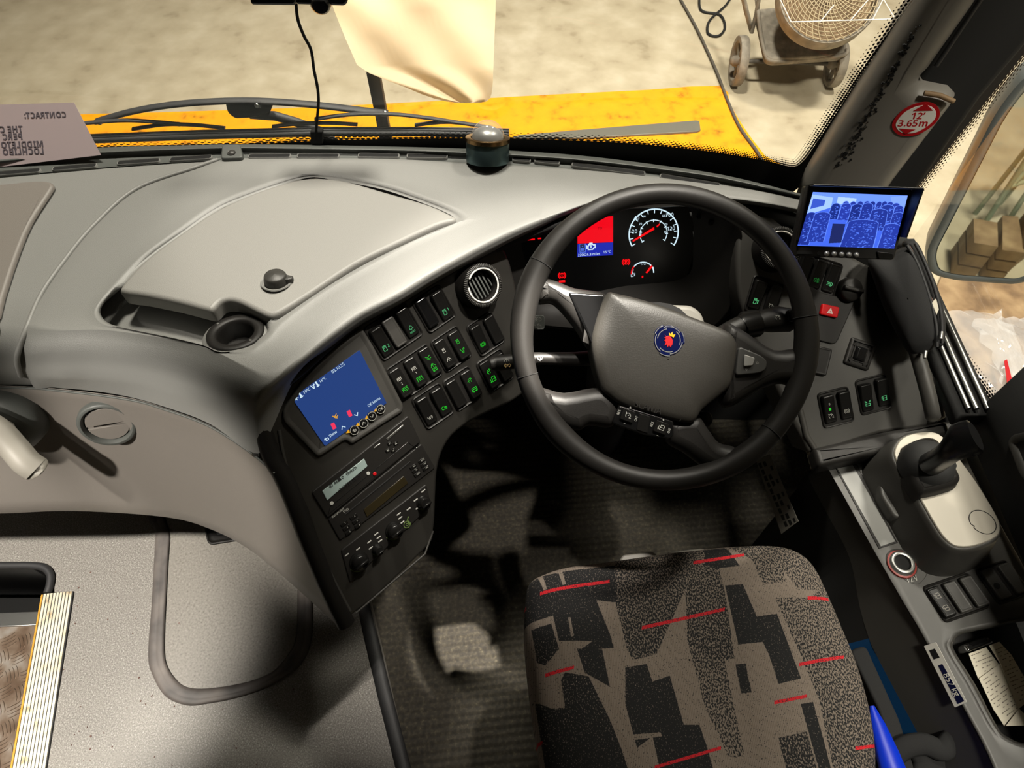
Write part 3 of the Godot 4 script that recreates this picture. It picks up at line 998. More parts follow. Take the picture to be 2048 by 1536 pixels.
func build_mirror() -> void:
	# exterior mirror on the driver's side, with what stands beside the coach behind it
	var N := Vector3(-0.30, 0.02, 0.95).normalized()
	var F := frame(EYE + ray(1960, 400) * 1.5, N, Vector3.RIGHT)
	var t := thing("wing_mirror", F.origin, "large exterior mirror with grey rounded frame outside the quarter window", "mirror")
	var out := round2(poly(F, [1846, 505, 1990, 215, 2060, 130, 2330, 70, 2330, 420, 2062, 560, 2030, 569, 1905, 560, 1858, 548]), 0.06, 6)
	var b := MB.new()
	b.slab(out, [[0.02, -0.07], [0.004, -0.05], [0, -0.01], [0.004, 0.004], [0.012, 0.007], [0.022, 0.004], [0.026, -0.004]], F, true)
	obj("housing", b, M.door_grey, t)
	b = MB.new()
	b.slab(out, [[0.0225, 0.0], [0.0235, 0.0052]], F)
	obj("mirror_glass", b, M.mirror, t)
	b = MB.new()
	b.tube(smooth3(PackedVector3Array([F.origin + Vector3(0.1, 0.3, -0.05), F.origin + Vector3(0.05, 0.8, -0.02), Vector3(0.84, 2.0, -1.15)]), 5), 0.02, 8)
	obj("arm", b, M.black, t)
	# a point of the workshop whose reflection falls on this pixel
	var R := func(px: float, py: float, h: float) -> Vector3:
		var d := ray(px, py)
		var p := UF(px, py, F)
		var r := d - 2.0 * d.dot(N) * N
		return p + r * ((h - p.y) / r.y)
	var crates := [[[1900, 500, 1900, 548, 1945, 556, 1945, 508], 0.22, "small pale timber crate nearest the coach, seen in the mirror"], [[1960, 488, 1958, 556, 2000, 562, 1990, 490], 0.20, "upright brown timber plank block between two crates, seen in the mirror"], [[1995, 492, 2060, 430, 2060, 505, 1998, 555], 0.24, "long timber crate with weathered boards, seen in the mirror"]]
	for q in crates:
		var P := PackedVector2Array()
		var G := flat(GROUND)
		for k in range(0, 8, 2):
			var w: Vector3 = R.call(q[0][k], q[0][k + 1], GROUND)
			P.append(Vector2(w.x, -w.z))
		var c := thing("timber_crate", Vector3(P[0].x, GROUND, -P[0].y), q[2], "crate", "timber crates beside the coach")
		for j in 3:
			b = MB.new()
			b.slab(P, [[0, 0.005 + q[1] * j / 3.0], [0, q[1] * (j + 0.93) / 3.0]], G, true)
			obj("board", b, M.wood, c)
	# trestle
	var base: Vector3 = R.call(1985, 455, GROUND)
	t = thing("trestle", base, "pale green steel trestle standing on the concrete, seen in the mirror", "trestle")
	b = MB.new()
	var fa: Vector3 = R.call(1962, 455, GROUND)
	var fb: Vector3 = R.call(2018, 436, GROUND)
	var fc: Vector3 = R.call(1950, 425, GROUND)
	var fd: Vector3 = R.call(2000, 405, GROUND)
	var up := Vector3(0, 0.62, 0)
	for q in [[fa, fa.lerp(fc, 0.45) + up], [fc, fa.lerp(fc, 0.55) + up], [fb, fb.lerp(fd, 0.45) + up], [fd, fb.lerp(fd, 0.55) + up], [fa.lerp(fc, 0.5) + up, fb.lerp(fd, 0.5) + up], [fa.lerp(fc, 0.2) + up * 0.4, fb.lerp(fd, 0.2) + up * 0.4], [fa.lerp(fc, 0.2) + up * 0.3, fb.lerp(fd, 0.4) + up * 0.9]]:
		b.tube(PackedVector3Array([q[0], q[1]]), 0.013, 6)
	obj("frame", b, M.trestle, t)
	b = MB.new()
	var rope := PackedVector3Array()
	for k in 60:
		var w := k * 0.7
		rope.append(fb.lerp(fd, 0.5) + up + Vector3(cos(w) * 0.09, 0.03 + sin(w * 0.37) * 0.035, sin(w) * 0.07))
	b.tube(rope, 0.016, 5)
	single("rope_coil", b, M.cream_rope, "beige rope coiled on top of the green trestle, seen in the mirror", "rope")

# ---------------------------------------------------------------- pictograms in a box of -0.5 .. 0.5
func glyph(kind: String) -> Array:
	match kind:
		"door": return [[-0.3, -0.5, 0.3, -0.5, 0.3, 0.5, -0.3, 0.5, -0.3, -0.5], [-0.16, 0.1, 0.16, 0.1, 0.16, 0.36, -0.16, 0.36, -0.16, 0.1]]
		"bell": return [[-0.5, -0.3, 0.5, -0.3], [-0.34, -0.3, -0.28, 0.2, 0.0, 0.45, 0.28, 0.2, 0.34, -0.3], [-0.1, -0.45, 0.1, -0.45]]
		"brake": return [arc(0.3, 0, 360, 14), arc(0.48, 130, 230, 6), arc(0.48, -50, 50, 6), [0, 0.14, 0, -0.03], [0, -0.1, 0, -0.15]]
		"park": return [arc(0.3, 0, 360, 14), arc(0.48, 130, 230, 6), arc(0.48, -50, 50, 6), [-0.08, -0.15, -0.08, 0.15, 0.08, 0.12, 0.08, 0.02, -0.08, 0.0]]
		"lamp": return [arc(0.22, 0, 180, 8), [-0.3, 0, 0.3, 0], [-0.3, -0.12, -0.48, -0.34], [0, -0.14, 0, -0.42], [0.3, -0.12, 0.48, -0.34]]
		"row": return [[-0.5, 0.1, 0.5, 0.1], [-0.4, 0.1, -0.5, -0.35], [-0.2, -0.05, -0.05, -0.35], [0.05, -0.05, 0.2, -0.35], [0.4, 0.1, 0.5, -0.35], [-0.5, 0.3, 0.5, 0.3]]
		"reader": return [[-0.45, 0.4, -0.1, 0.1, 0.4, 0.35], [-0.1, 0.1, 0.1, -0.2, 0.45, -0.1], [-0.3, 0.0, -0.05, -0.35], [0.1, -0.2, 0.1, -0.45]]
		"bus": return [[-0.5, -0.3, 0.5, -0.3, 0.5, 0.3, -0.42, 0.3, -0.5, 0.0, -0.5, -0.3], [-0.5, 0.02, 0.5, 0.02], [-0.15, 0.3, -0.15, 0.02], [0.18, 0.3, 0.18, 0.02], arc(0.09, 0, 360, 8, Vector2(-0.28, -0.34)), arc(0.09, 0, 360, 8, Vector2(0.28, -0.34))]
		"lift": return [[-0.5, -0.15, 0.45, 0.1], [-0.35, -0.1, -0.2, 0.25, 0.3, 0.35, 0.4, 0.08], [-0.2, -0.3, -0.2, -0.5], [0.2, -0.2, 0.2, -0.4]]
		"kneel": return [[-0.2, -0.35, 0.45, -0.35, 0.5, 0.4, -0.1, 0.4, -0.2, -0.35], [-0.12, 0.0, 0.42, 0.0], [-0.42, 0.2, -0.42, -0.4], [-0.52, -0.25, -0.42, -0.4, -0.32, -0.25]]
		"horn": return [[-0.5, 0.3, -0.25, -0.2, -0.15, 0.2, -0.02, -0.25], [-0.02, 0.25, -0.02, -0.3], arc(0.18, -60, 60, 5, Vector2(0.1, 0)), arc(0.34, -60, 60, 6, Vector2(0.1, 0))]
		"night": return [arc(0.28, 60, 300, 8, Vector2(-0.22, 0)), arc(0.16, 0, 180, 6, Vector2(0.22, 0)), [0.02, 0, 0.45, 0], [0.1, -0.1, 0.0, -0.35], [0.22, -0.12, 0.22, -0.38], [0.35, -0.1, 0.45, -0.35]]
		"seat": return [[-0.35, 0.4, -0.2, -0.15, 0.25, -0.15], arc(0.14, 0, 360, 8, Vector2(-0.02, -0.36)), [0.1, 0.2, 0.5, 0.35], [0.1, 0.05, 0.5, 0.15]]
		"fog": return [arc(0.3, -90, 90, 8, Vector2(0.1, 0)), [0.1, -0.3, 0.1, 0.3], [-0.5, 0.22, -0.02, 0.22], [-0.5, 0, -0.02, 0], [-0.5, -0.22, -0.02, -0.22]]
		"rear_fog": return [arc(0.3, 90, 270, 8, Vector2(-0.1, 0)), [-0.1, -0.3, -0.1, 0.3], [0.05, 0.2, 0.5, 0.2], [0.05, 0, 0.5, 0], [0.05, -0.2, 0.5, -0.2], [0.28, 0.4, 0.2, 0.1, 0.32, -0.1, 0.24, -0.4]]
		"pump": return [[-0.4, -0.45, 0.05, -0.45, 0.05, 0.45, -0.4, 0.45, -0.4, -0.45], [-0.28, 0.1, -0.06, 0.1, -0.06, 0.32, -0.28, 0.32, -0.28, 0.1], [0.12, 0.2, 0.3, 0.1, 0.3, -0.3], [0.4, 0.3, 0.4, -0.3]]
		"gauge": return [arc(0.4, -50, 230, 14), [0.0, 0.0, 0.25, 0.3], [0.3, -0.3, 0.5, -0.3], [-0.45, 0.45, -0.3, 0.3]]
		"warning": return [[-0.5, -0.42, 0.5, -0.42, 0.0, 0.46, -0.5, -0.42], [-0.26, -0.28, 0.26, -0.28, 0.0, 0.16, -0.26, -0.28]]
		"rays": return [[-0.5, 0.5, -0.2, 0.28], [-0.5, 0.25, -0.2, 0.18], [0.5, 0.5, 0.2, 0.28], [0.5, 0.25, 0.2, 0.18], [-0.4, -0.05, 0.4, -0.05, 0.4, -0.4, -0.4, -0.4, -0.4, -0.05]]
		"cab": return [[-0.3, -0.4, 0.4, -0.4, 0.4, 0.4, -0.3, 0.4, -0.3, -0.4], [-0.3, 0.0, 0.4, 0.0], [-0.5, 0.3, -0.5, -0.1]]
		"flake": return [[0, -0.5, 0, 0.5], [-0.43, -0.25, 0.43, 0.25], [-0.43, 0.25, 0.43, -0.25]]
		"thermo": return [[-0.08, -0.25, -0.08, 0.45, 0.08, 0.45, 0.08, -0.25], arc(0.16, 0, 360, 8, Vector2(0, -0.34)), [-0.3, -0.45, 0.3, -0.45]]
		"up": return [[-0.4, -0.2, 0.0, 0.3, 0.4, -0.2]]
		"down": return [[-0.4, 0.2, 0.0, -0.3, 0.4, 0.2]]
		"back": return [[-0.1, 0.35, -0.4, 0.1, -0.1, -0.15], [-0.4, 0.1, 0.3, 0.1, 0.4, -0.1, 0.3, -0.3, -0.2, -0.3]]
		"engine": return [[-0.35, -0.3, 0.2, -0.3, 0.35, -0.1, 0.5, -0.1, 0.5, 0.25, 0.3, 0.25, 0.15, 0.35, -0.25, 0.35, -0.25, 0.2, -0.35, 0.1, -0.35, -0.3], [-0.5, -0.15, -0.5, 0.2], [-0.15, 0.48, 0.15, 0.48], [0.0, 0.2, 0.0, -0.05]]
		"wiper": return [[-0.4, 0.2, 0.4, 0.2, 0.22, -0.25, -0.22, -0.25, -0.4, 0.2], [0.0, -0.4, 0.1, 0.05]]
		"arrows": return [[-0.5, 0, -0.25, 0.25, -0.25, 0.1, 0.0, 0.1, 0.0, -0.1, -0.25, -0.1, -0.25, -0.25, -0.5, 0], [0.5, 0, 0.25, 0.25, 0.25, 0.1, 0.05, 0.1], [0.5, 0, 0.25, -0.25, 0.25, -0.1, 0.05, -0.1]]
		"tri": return [[-0.4, -0.3, 0.4, -0.3, 0, 0.35, -0.4, -0.3]]
	return [[-0.3, 0, 0.3, 0]]

func sign_on(kind: String, T: Transform3D, size: float, m: Material, parent: Node3D, called := "symbol", wide := 0.075) -> MeshInstance3D:
	var b := MB.new()
	b.strokes(glyph(kind), size * wide, T, size)
	return obj(called, b, m, parent)

func shifted(T: Transform3D, x: float, y: float, z := 0.0) -> Transform3D:
	return Transform3D(T.basis, T * Vector3(x, y, z))

# a rocker switch seated at a pixel of a panel plane; marks = [[pictogram or =text, height along the key, material, size] ...]
func rocker(F: Transform3D, px: float, py: float, q: Vector2, parent: Node3D, marks: Array, tip := 7.0, w := 0.0225, h := 0.052, m: Material = null, called := "rocker_switch") -> MeshInstance3D:
	var T := seat_at(F, px, py, px + q.x, py + q.y, 0.003)
	T.basis = T.basis * Basis(Vector3.RIGHT, deg_to_rad(tip))
	var b := MB.new()
	b.slab(rect(w, h, 0.0045), [[0, -0.012], [0, 0.002], [0.0006, 0.0035], [0.0018, 0.0045], [0.003, 0.0046], [0.0045, 0.0040]], T)
	var k := obj(called, b, m if m else M.rocker, parent)
	for s in marks:
		var size: float = s[3] if s.size() > 3 else 0.0085
		var S := shifted(T, s[4] if s.size() > 4 else 0.0, s[1] * h, 0.0041)
		if s[0].begins_with("="):
			txt(s[0].substr(1), size, S, s[2], k)
		else:
			sign_on(s[0], S, size, s[2], k)
	return k

func bezel(F: Transform3D, px: float, py: float, q: Vector2, w: float, h: float, parent: Node3D, m: Material) -> void:
	var T := seat_at(F, px, py, px + q.x, py + q.y)
	var b := MB.new()
	b.slab(rect(w, h, 0.009), [[0, 0.0], [0.0008, 0.0022], [0.002, 0.003], [0.0034, 0.0022], [0.0042, 0.0005]], T)
	obj("switch_bezel", b, m, parent)

func air_vent(F: Transform3D, px: float, py: float, q: Vector2, r: float, parent: Node3D, called := "air_vent") -> void:
	var T := seat_at(F, px, py, px + q.x, py + q.y, 0.017)
	var b := MB.new()
	b.lathe([[r * 1.12, -0.018], [r * 1.08, -0.006], [r, 0.012], [r * 0.86, 0.014], [r * 0.8, 0.011], [r * 0.72, 0.005], [r * 0.70, -0.014]], T, 48)
	var ring := obj(called, b, M.black, parent)
	b = MB.new()
	for k in 72:
		var w := TAU * k / 72
		b.box(frame(T * Vector3(cos(w) * r * 0.95, sin(w) * r * 0.95, 0.0125), T.basis * Vector3(cos(w) * 0.4, sin(w) * 0.4, 0.9), T.basis * Vector3(cos(w), sin(w), 0)), Vector3(r * 0.16, r * 0.04, 0.003), 0.0004)
	obj("knurling", b, M.grey_black, ring)
	b = MB.new()
	var path := PackedVector3Array()
	for k in 46:
		var w := deg_to_rad(128.0 - 330.0 * k / 45.0)
		path.append(T * Vector3(cos(w) * r * 0.79, sin(w) * r * 0.79, 0.0125))
	b.tube(path, 0.0016, 6)
	obj("chrome_ring", b, M.white, ring, "pale ring")
	b = MB.new()
	b.lathe([[r * 0.70, -0.014], [0.0001, -0.016]], T, 32)
	obj("vent_back", b, M.void, ring)
	for k in 7:
		var x := (k - 3) * r * 0.19
		var l := sqrt(maxf(0.0001, r * r * 0.46 - x * x))
		b = MB.new()
		b.box(frame(T * Vector3(x, 0, -0.002), T.basis * Vector3(0.45, 0, 0.9), T.basis.x), Vector3(r * 0.10, l * 1.9, 0.0022), 0.0006)
		obj("slat", b, M.strip, ring)

# ---------------------------------------------------------------- dashboard
func build_dash() -> void:
	var t := thing("dashboard", U(500, 500, 0.6), "large curved grey moulded dashboard with a raised storage lid below the windscreen", "dashboard")
	var H := 0.785
	# kind, edge of the lid recess, outer border of the flat top, then (for B) the rolled front as x y h
	var pairs := [
		["B", 203, 632, 54, 655, [50, 700, 0.765, 48, 735, 0.72, 62, 766, 0.675]], ["S", 205, 611, 62, 640], ["S", 233, 574, 88, 590], ["S", 291, 513, 129, 530], ["S", 365, 459, 190, 455], ["S", 434, 412, 277, 381], ["S", 508, 381, 392, 340],
		["F", 574, 359, 450, 321], ["F", 615, 350, 520, 320], ["F", 664, 351, 640, 320], ["F", 713, 359, 780, 321], ["F", 787, 377, 940, 330], ["F", 869, 406, 1100, 338.5], ["E", 908, 422, 1146, 343], ["E", 923, 433, 1148, 378],
		["E", 921, 440, 1144, 410], ["L", 908, 446, 1116, 425], ["L", 824, 482, 1000, 466], ["L", 740, 523, 875, 532], ["L", 660, 568, 793, 582], ["L", 600, 608, 717, 622], ["L", 549, 648, 655, 668], ["L", 533, 665, 590, 720],
		["B", 520, 676, 540, 758, [528, 785, 0.768, 520, 820, 0.73, 533, 880, 0.685]], ["B", 498, 691, 500, 742, [488, 775, 0.765, 492, 838, 0.71, 505, 905, 0.662]], ["B", 442, 699, 440, 708, [420, 745, 0.765, 408, 805, 0.72, 420, 848, 0.67]], ["B", 410, 691, 375, 685, [345, 720, 0.765, 330, 775, 0.72, 330, 814, 0.672]],
		["B", 344, 675, 300, 672, [275, 708, 0.765, 262, 760, 0.72, 255, 793, 0.672]], ["B", 262, 658, 200, 660, [185, 700, 0.765, 180, 752, 0.72, 178, 781, 0.673]], ["B", 221, 648, 110, 662, [108, 702, 0.765, 108, 752, 0.72, 110, 775, 0.674]]]
	var rows := []
	for r in 8:
		rows.append(PackedVector3Array())
	for p in pairs:
		var a := Vector2(p[1], p[2])
		var o := Vector2(p[3], p[4])
		var d := (o - a).normalized()
		var open: bool = a.y > 600.0 and a.x < 545.0
		rows[0].append(U(a.x, a.y, 0.735) if open else U(a.x - d.x * 14, a.y - d.y * 14, 0.7815))
		rows[1].append(U(a.x, a.y, 0.778) if open else U(a.x - d.x * 3, a.y - d.y * 3, 0.782))
		rows[2].append(U(a.x + d.x * 5, a.y + d.y * 5, 0.7875))
		rows[3].append(U(a.x + d.x * minf(14, (o - a).length() * 0.6), a.y + d.y * minf(14, (o - a).length() * 0.6), H))
		rows[4].append(U(o.x, o.y, H))
		if p[0] == "B":
			for k in 3:
				rows[5 + k].append(U(p[5][k * 3], p[5][k * 3 + 1], p[5][k * 3 + 2]))
		elif p[0] == "S":
			rows[5].append(U(o.x - 2, o.y - 1, 0.7815)); rows[6].append(U(o.x - 3, o.y - 1, 0.776)); rows[7].append(U(o.x - 2, o.y, 0.75))
		elif p[0] == "E":
			rows[5].append(U(o.x, o.y, 0.7835)); rows[6].append(U(o.x, o.y, 0.775)); rows[7].append(U(o.x, o.y, 0.76))
		elif p[0] == "F":
			rows[5].append(U(o.x, o.y - 3, 0.781)); rows[6].append(U(o.x, o.y - 4, 0.773)); rows[7].append(U(o.x, o.y - 4, 0.75))
		else:
			var g := clampf((1200.0 - o.x) / 200.0, 0.33, 1.0)
			rows[5].append(U(o.x + 4 * g, o.y + 9 * g, 0.781)); rows[6].append(U(o.x + 7 * g, o.y + 21 * g, lerpf(0.777, 0.766, g))); rows[7].append(U(o.x + 6 * g, o.y + 27 * g, lerpf(0.765, 0.742, g)))
	var b := MB.new()
	ringed(b, rows, 6, {4: 4, 5: 1, 6: 2, 7: 2})
	obj("top_panel", b, M.dash, t)
	# narrow top behind the wheel, between the windscreen and the hood
	rows = []
	for r in 9:
		rows.append(PackedVector3Array())
	for p in [[1092, 338, 1082, 437], [1150, 342, 1120, 424], [1225, 348, 1200, 399], [1310, 356, 1300, 389], [1430, 371, 1420, 393], [1540, 389, 1530, 406], [1632, 410, 1624, 424]]:
		var g := clampf((1200.0 - p[2]) / 200.0, 0.33, 1.0)
		rows[0].append(U(p[0], p[1] - 4, 0.765)); rows[1].append(U(p[0], p[1] - 3, 0.781))
		for j in 4:
			rows[2 + j].append(U(lerpf(p[0], p[2], j / 3.0), lerpf(p[1], p[3], j / 3.0), H + 0.0002))
		rows[6].append(U(p[2] + 4 * g, p[3] + 9 * g, 0.781)); rows[7].append(U(p[2] + 7 * g, p[3] + 21 * g, lerpf(0.777, 0.766, g))); rows[8].append(U(p[2] + 6 * g, p[3] + 27 * g, lerpf(0.765, 0.742, g)))
	b = MB.new()
	for r in 9:
		rows[r] = smooth3(rows[r], 6)
	b.grid(rows)
	obj("hood_top", b, M.dash, t)
	# passenger side panel
	rows = [trip([-500, 395, 0.779, -200, 370, 0.779, 0, 352, 0.779, 150, 338, 0.779, 300, 325, 0.779, 470, 314, 0.779])]
	var fr := [-500, 640, -200, 645, 0, 650, 40, 652, 75, 656, 110, 662]
	var low := trip([-500, 640, 0.779, -200, 645, 0.779, 0, 650, 0.779, 40, 652, 0.779, 75, 656, 0.779, 110, 662, 0.779])
	for k in 6:
		var row := PackedVector3Array()
		for j in 6:
			row.append(rows[0][j].lerp(low[j], (k + 1.0) / 6.0))
		rows.append(row)
	rows.append(trip([-500, 690, 0.759, -200, 695, 0.759, 0, 700, 0.759, 30, 702, 0.759, 52, 703, 0.759, 80, 706, 0.757]))
	rows.append(trip([-500, 735, 0.714, -200, 738, 0.714, 0, 742, 0.714, 28, 743, 0.714, 55, 744, 0.712, 90, 746, 0.71]))
	rows.append(trip([-500, 762, 0.668, -200, 765, 0.668, 0, 769, 0.668, 32, 769, 0.668, 70, 770, 0.666, 100, 772, 0.664]))
	b = MB.new()
	for k in rows.size():
		rows[k] = smooth3(rows[k], 4)
	b.grid(rows, false, Vector3(0, 1, 0.5))
	obj("passenger_panel", b, M.dash, t)
	b = MB.new()
	var F := flat(0.779)
	b.slab(smooth2(poly(F, [-420, 405, -200, 390, 0, 376, 60, 370, 98, 369, 112, 377, 106, 392, 68, 452, 40, 520, 14, 600, 0, 648, -40, 660, -420, 660]), 3), edge(0.0, 0.006, 0.0095), F)
	obj("passenger_lid", b, M.apron, t)
	# front apron
	b = MB.new()
	rows = [trip([-500, 764, 0.668, -200, 767, 0.668, 0, 771, 0.668, 110, 777, 0.668, 255, 795, 0.668, 330, 816, 0.668, 420, 850, 0.666, 500, 902, 0.658, 548, 944, 0.648]),
		trip([-500, 774, 0.662, -200, 776, 0.662, 0, 780, 0.662, 110, 785, 0.662, 255, 803, 0.662, 332, 823, 0.662, 425, 858, 0.66, 505, 908, 0.653, 552, 950, 0.643]),
		trip([-500, 830, 0.60, -200, 830, 0.60, 0, 830, 0.60, 110, 832, 0.60, 255, 848, 0.60, 342, 868, 0.60, 442, 905, 0.60, 527, 958, 0.598, 572, 1000, 0.592]),
		trip([-500, 932, 0.48, -200, 931, 0.48, 0, 930, 0.48, 120, 928, 0.48, 262, 938, 0.48, 362, 964, 0.48, 470, 1008, 0.485, 562, 1066, 0.50, 622, 1116, 0.508]),
		trip([-500, 1034, 0.36, -200, 1030, 0.36, 0, 1027, 0.36, 150, 1022, 0.36, 330, 1034, 0.36, 420, 1058, 0.37, 500, 1100, 0.38, 588, 1172, 0.40, 676, 1252, 0.42])]
	var last := PackedVector3Array()
	var inner := PackedVector3Array()
	for p in rows[4]:
		last.append(p + Vector3(0.004, -0.012, -0.01)); inner.append(p + Vector3(0.01, 0.0, -0.06))
	rows.append(last); rows.append(inner)
	var fine := []
	for k in rows.size():
		rows[k] = smooth3(rows[k], 6)
	for k in rows.size():
		if k > 1 and k < 5:
			for w in [0.33, 0.67]:
				var row := PackedVector3Array()
				for j in rows[k].size():
					row.append(rows[k - 1][j].cubic_interpolate(rows[k][j], rows[maxi(k - 2, 1)][j], rows[mini(k + 1, 4)][j], w))
				fine.append(row)
		fine.append(rows[k])
	b.grid(fine, false, Vector3(0.2, 0, 1))
	obj("apron", b, M.apron, t)
	b = MB.new()
	b.tube(smooth3(trip([-500, 768, 0.666, 0, 775, 0.666, 110, 781, 0.666, 255, 799, 0.666, 330, 819, 0.666, 420, 853, 0.664, 500, 904, 0.657, 550, 946, 0.648]), 6), 0.0022, 6)
	obj("seam_bead", b, M.strip, t)
	# storage tray, lid, knob
	b = MB.new()
	var TF := flat(0.735)
	b.slab(smooth2(poly(TF, [195, 640, 200, 605, 290, 508, 434, 405, 574, 352, 664, 345, 790, 370, 935, 432, 900, 462, 740, 535, 600, 620, 520, 690, 440, 712, 340, 690]), 2), [[0, -0.004], [0, 0]], TF)
	obj("storage_tray", b, M.dash, t)
	b = MB.new()
	var LF := flat(0.0)
	LF.origin.y = 0.789
	b.slab(smooth2(poly(LF, [241, 580, 262, 552, 300, 515, 370, 464, 438, 420, 510, 388, 576, 366, 612, 359, 645, 358, 697, 365, 775, 387, 857, 411, 900, 430, 912, 437, 908, 445, 873, 455, 795, 491, 713, 532, 631, 586, 574, 622, 549, 634, 533, 633, 508, 621, 479, 607, 459, 603, 442, 607, 426, 622, 410, 621, 356, 607, 287, 593, 250, 588]), 3), edge(0.028, 0.0075, 0.004, 4), LF)
	var lid := obj("storage_lid", b, M.lid, t)
	b = MB.new()
	var KF := frame(U(553, 563, 0.793), Vector3(0.02, 0.985, -0.17), Vector3.RIGHT)
	b.lathe([[0.025, 0], [0.024, 0.0015], [0.0215, 0.001], [0.0205, 0.0]], KF, 32)
	obj("knob_seat", b, M.dash, lid)
	b = MB.new()
	b.lathe([[0.0185, -0.001], [0.0185, 0.006], [0.0172, 0.011], [0.0155, 0.0135], [0.0, 0.0145]], KF, 32)
	b.slab(PackedVector2Array([Vector2(0.012, -0.008), Vector2(0.027, -0.003), Vector2(0.027, 0.004), Vector2(0.012, 0.009)]), edge(0.01, 0.002, 0.009), KF)
	obj("knob", b, M.grey_black, lid)
	# cup holder
	var CF := frame(U(471, 667, 0.774), Vector3(0, 0.98, -0.20), Vector3.RIGHT)
	b = MB.new()
	b.lathe([[0.062, -0.036], [0.05, -0.004], [0.043, 0.0]], CF, 36)
	obj("cup_mount", b, M.dash, t)
	b = MB.new()
	b.lathe([[0.0435, -0.002], [0.043, 0.002], [0.041, 0.004], [0.031, 0.004], [0.0285, 0.002], [0.027, -0.004], [0.026, -0.030], [0.0, -0.031]], CF, 40)
	var cup := obj("cup_holder", b, M.black, t)
	b = MB.new()
	for w in [150.0, -35.0]:
		b.lathe([[0.0024, 0.0], [0.002, 0.0012], [0.0, 0.0014]], shifted(CF, cos(deg_to_rad(w)) * 0.036, sin(deg_to_rad(w)) * 0.036, 0.004), 10)
	obj("screw", b, M.steel, cup)
	# defroster strip
	var near := [-500, 395, -200, 370, 0, 352, 215, 333, 440, 319, 560, 321, 800, 322, 935, 330, 1020, 334, 1150, 342, 1300, 355, 1450, 374, 1610, 406]
	var far := [-500, 362, -200, 339, 0, 320, 200, 303, 440, 295, 560, 295, 800, 299, 935, 304, 1020, 308, 1150, 317, 1300, 334, 1450, 356, 1605, 392]
	rows = []
	for q in [[-0.05, 0.781], [0.12, 0.7785], [0.5, 0.7785], [0.72, 0.781], [0.86, 0.788], [1.0, 0.790], [1.12, 0.786], [1.3, 0.74]]:
		var row := PackedVector3Array()
		for k in range(0, near.size(), 2):
			row.append(U(lerpf(near[k], far[k], q[0]), lerpf(near[k + 1], far[k + 1], q[0]), q[1]))
		rows.append(smooth3(row, 4))
	b = MB.new()
	b.grid(rows, false, Vector3(0, 1, 0.3))
	var strip := obj("defroster_strip", b, M.strip, t)
	for q in [[-60, 355, 84, 343], [106, 341, 196, 333], [235, 329, 322, 323], [340, 322, 426, 316], [497, 315, 583, 314], [594, 314, 680, 314], [716, 313, 800, 314], [813, 314, 896, 315], [1024, 320, 1062, 323], [1068, 323, 1120, 328], [1142, 331, 1290, 350], [1318, 354, 1440, 374]]:
		var S := seat_at(flat(0.7795), (q[0] + q[2]) * 0.5, (q[1] + q[3]) * 0.5, q[2], q[3])
		var w: float = U(q[0], q[1], 0.7795).distance_to(U(q[2], q[3], 0.7795))
		b = MB.new()
		b.slab(rect(w, 0.013, 0.006), [[0, -0.002], [0.0005, 0.004], [0.0012, 0.0045], [0.0018, 0.0035]], S)
		var slot := obj("vent_slot", b, M.dash, strip)
		b = MB.new()
		b.slab(rect(w - 0.0045, 0.0085, 0.004), [[0, 0.002], [0, 0.0039]], S)  # black slab on the strip, shade of the slot put into its colour
		b.v = b.v
		obj("vent_slot_dark", b, M.void, strip)
	b = MB.new()
	var tab := flat(0.786)
	b.slab(round2(poly(tab, [443, 322, 446, 294, 482, 292, 488, 320]), 0.008), edge(0.03, 0.003, 0.006), tab)
	obj("screw_tab", b, M.strip, t)
	b = MB.new()
	b.lathe([[0.008, 0.0], [0.0075, 0.002], [0.006, 0.0015], [0.005, 0.003], [0.0, 0.0035]], Transform3D(tab.basis, U(463, 306, 0.792)), 16)
	obj("screw", b, M.grey_black, t)
	# raised ridge along the joint of the two panels
	b = MB.new()
	b.tube(smooth3(trip([42, 752, 0.70, 34, 722, 0.745, 40, 692, 0.768, 54, 655, 0.782, 82, 590, 0.782, 123, 530, 0.782, 184, 455, 0.782, 271, 379, 0.782, 386, 337, 0.782, 436, 320, 0.782]), 6), 0.0042, 8)
	obj("joint_ridge", b, M.dash, t)
	# apron vent and screws
	var VF := frame(U(215, 848, 0.606), Vector3(0.22, 0.30, 0.93), Vector3(1, 0, -0.1))
	b = MB.new()
	b.lathe([[0.046, -0.006], [0.0455, 0.003], [0.043, 0.006], [0.039, 0.006], [0.036, 0.001], [0.0345, -0.004], [0.034, 0.0]], VF, 40)
	var av := obj("air_vent", b, M.strip, t)
	b = MB.new()
	b.slab(PackedVector2Array(Array(disc(0.0335, 40)).filter(func(p): return p.y > -0.003)), edge(0.004, 0.001, 0.001), VF)
	b.slab(PackedVector2Array(Array(disc(0.0335, 40)).filter(func(p): return p.y < -0.005)), edge(0.004, 0.001, 0.001), VF)
	obj("vent_flap", b, M.apron, av)
	for q in [[88, 755, 0.70], [511, 908, 0.658]]:
		b = MB.new()
		b.lathe([[0.006, -0.004], [0.0055, 0.002], [0.0035, 0.001], [0.003, 0.003], [0.0, 0.0035]], frame(U(q[0], q[1], q[2]), Vector3(0.1, 0.4, 0.9), Vector3.RIGHT), 12)
		obj("screw", b, M.steel, t)
	# black hood edge and seal above the instruments
	b = MB.new()
	b.tube(smooth3(trip([552, 782, 0.742, 597, 748, 0.742, 658, 694, 0.742, 717, 648, 0.742, 793, 607, 0.742, 875, 557, 0.742, 960, 512, 0.742, 1004, 490, 0.742]), 6), 0.006, 8)
	obj("hood_seal", b, M.soft, t)
	b = MB.new()
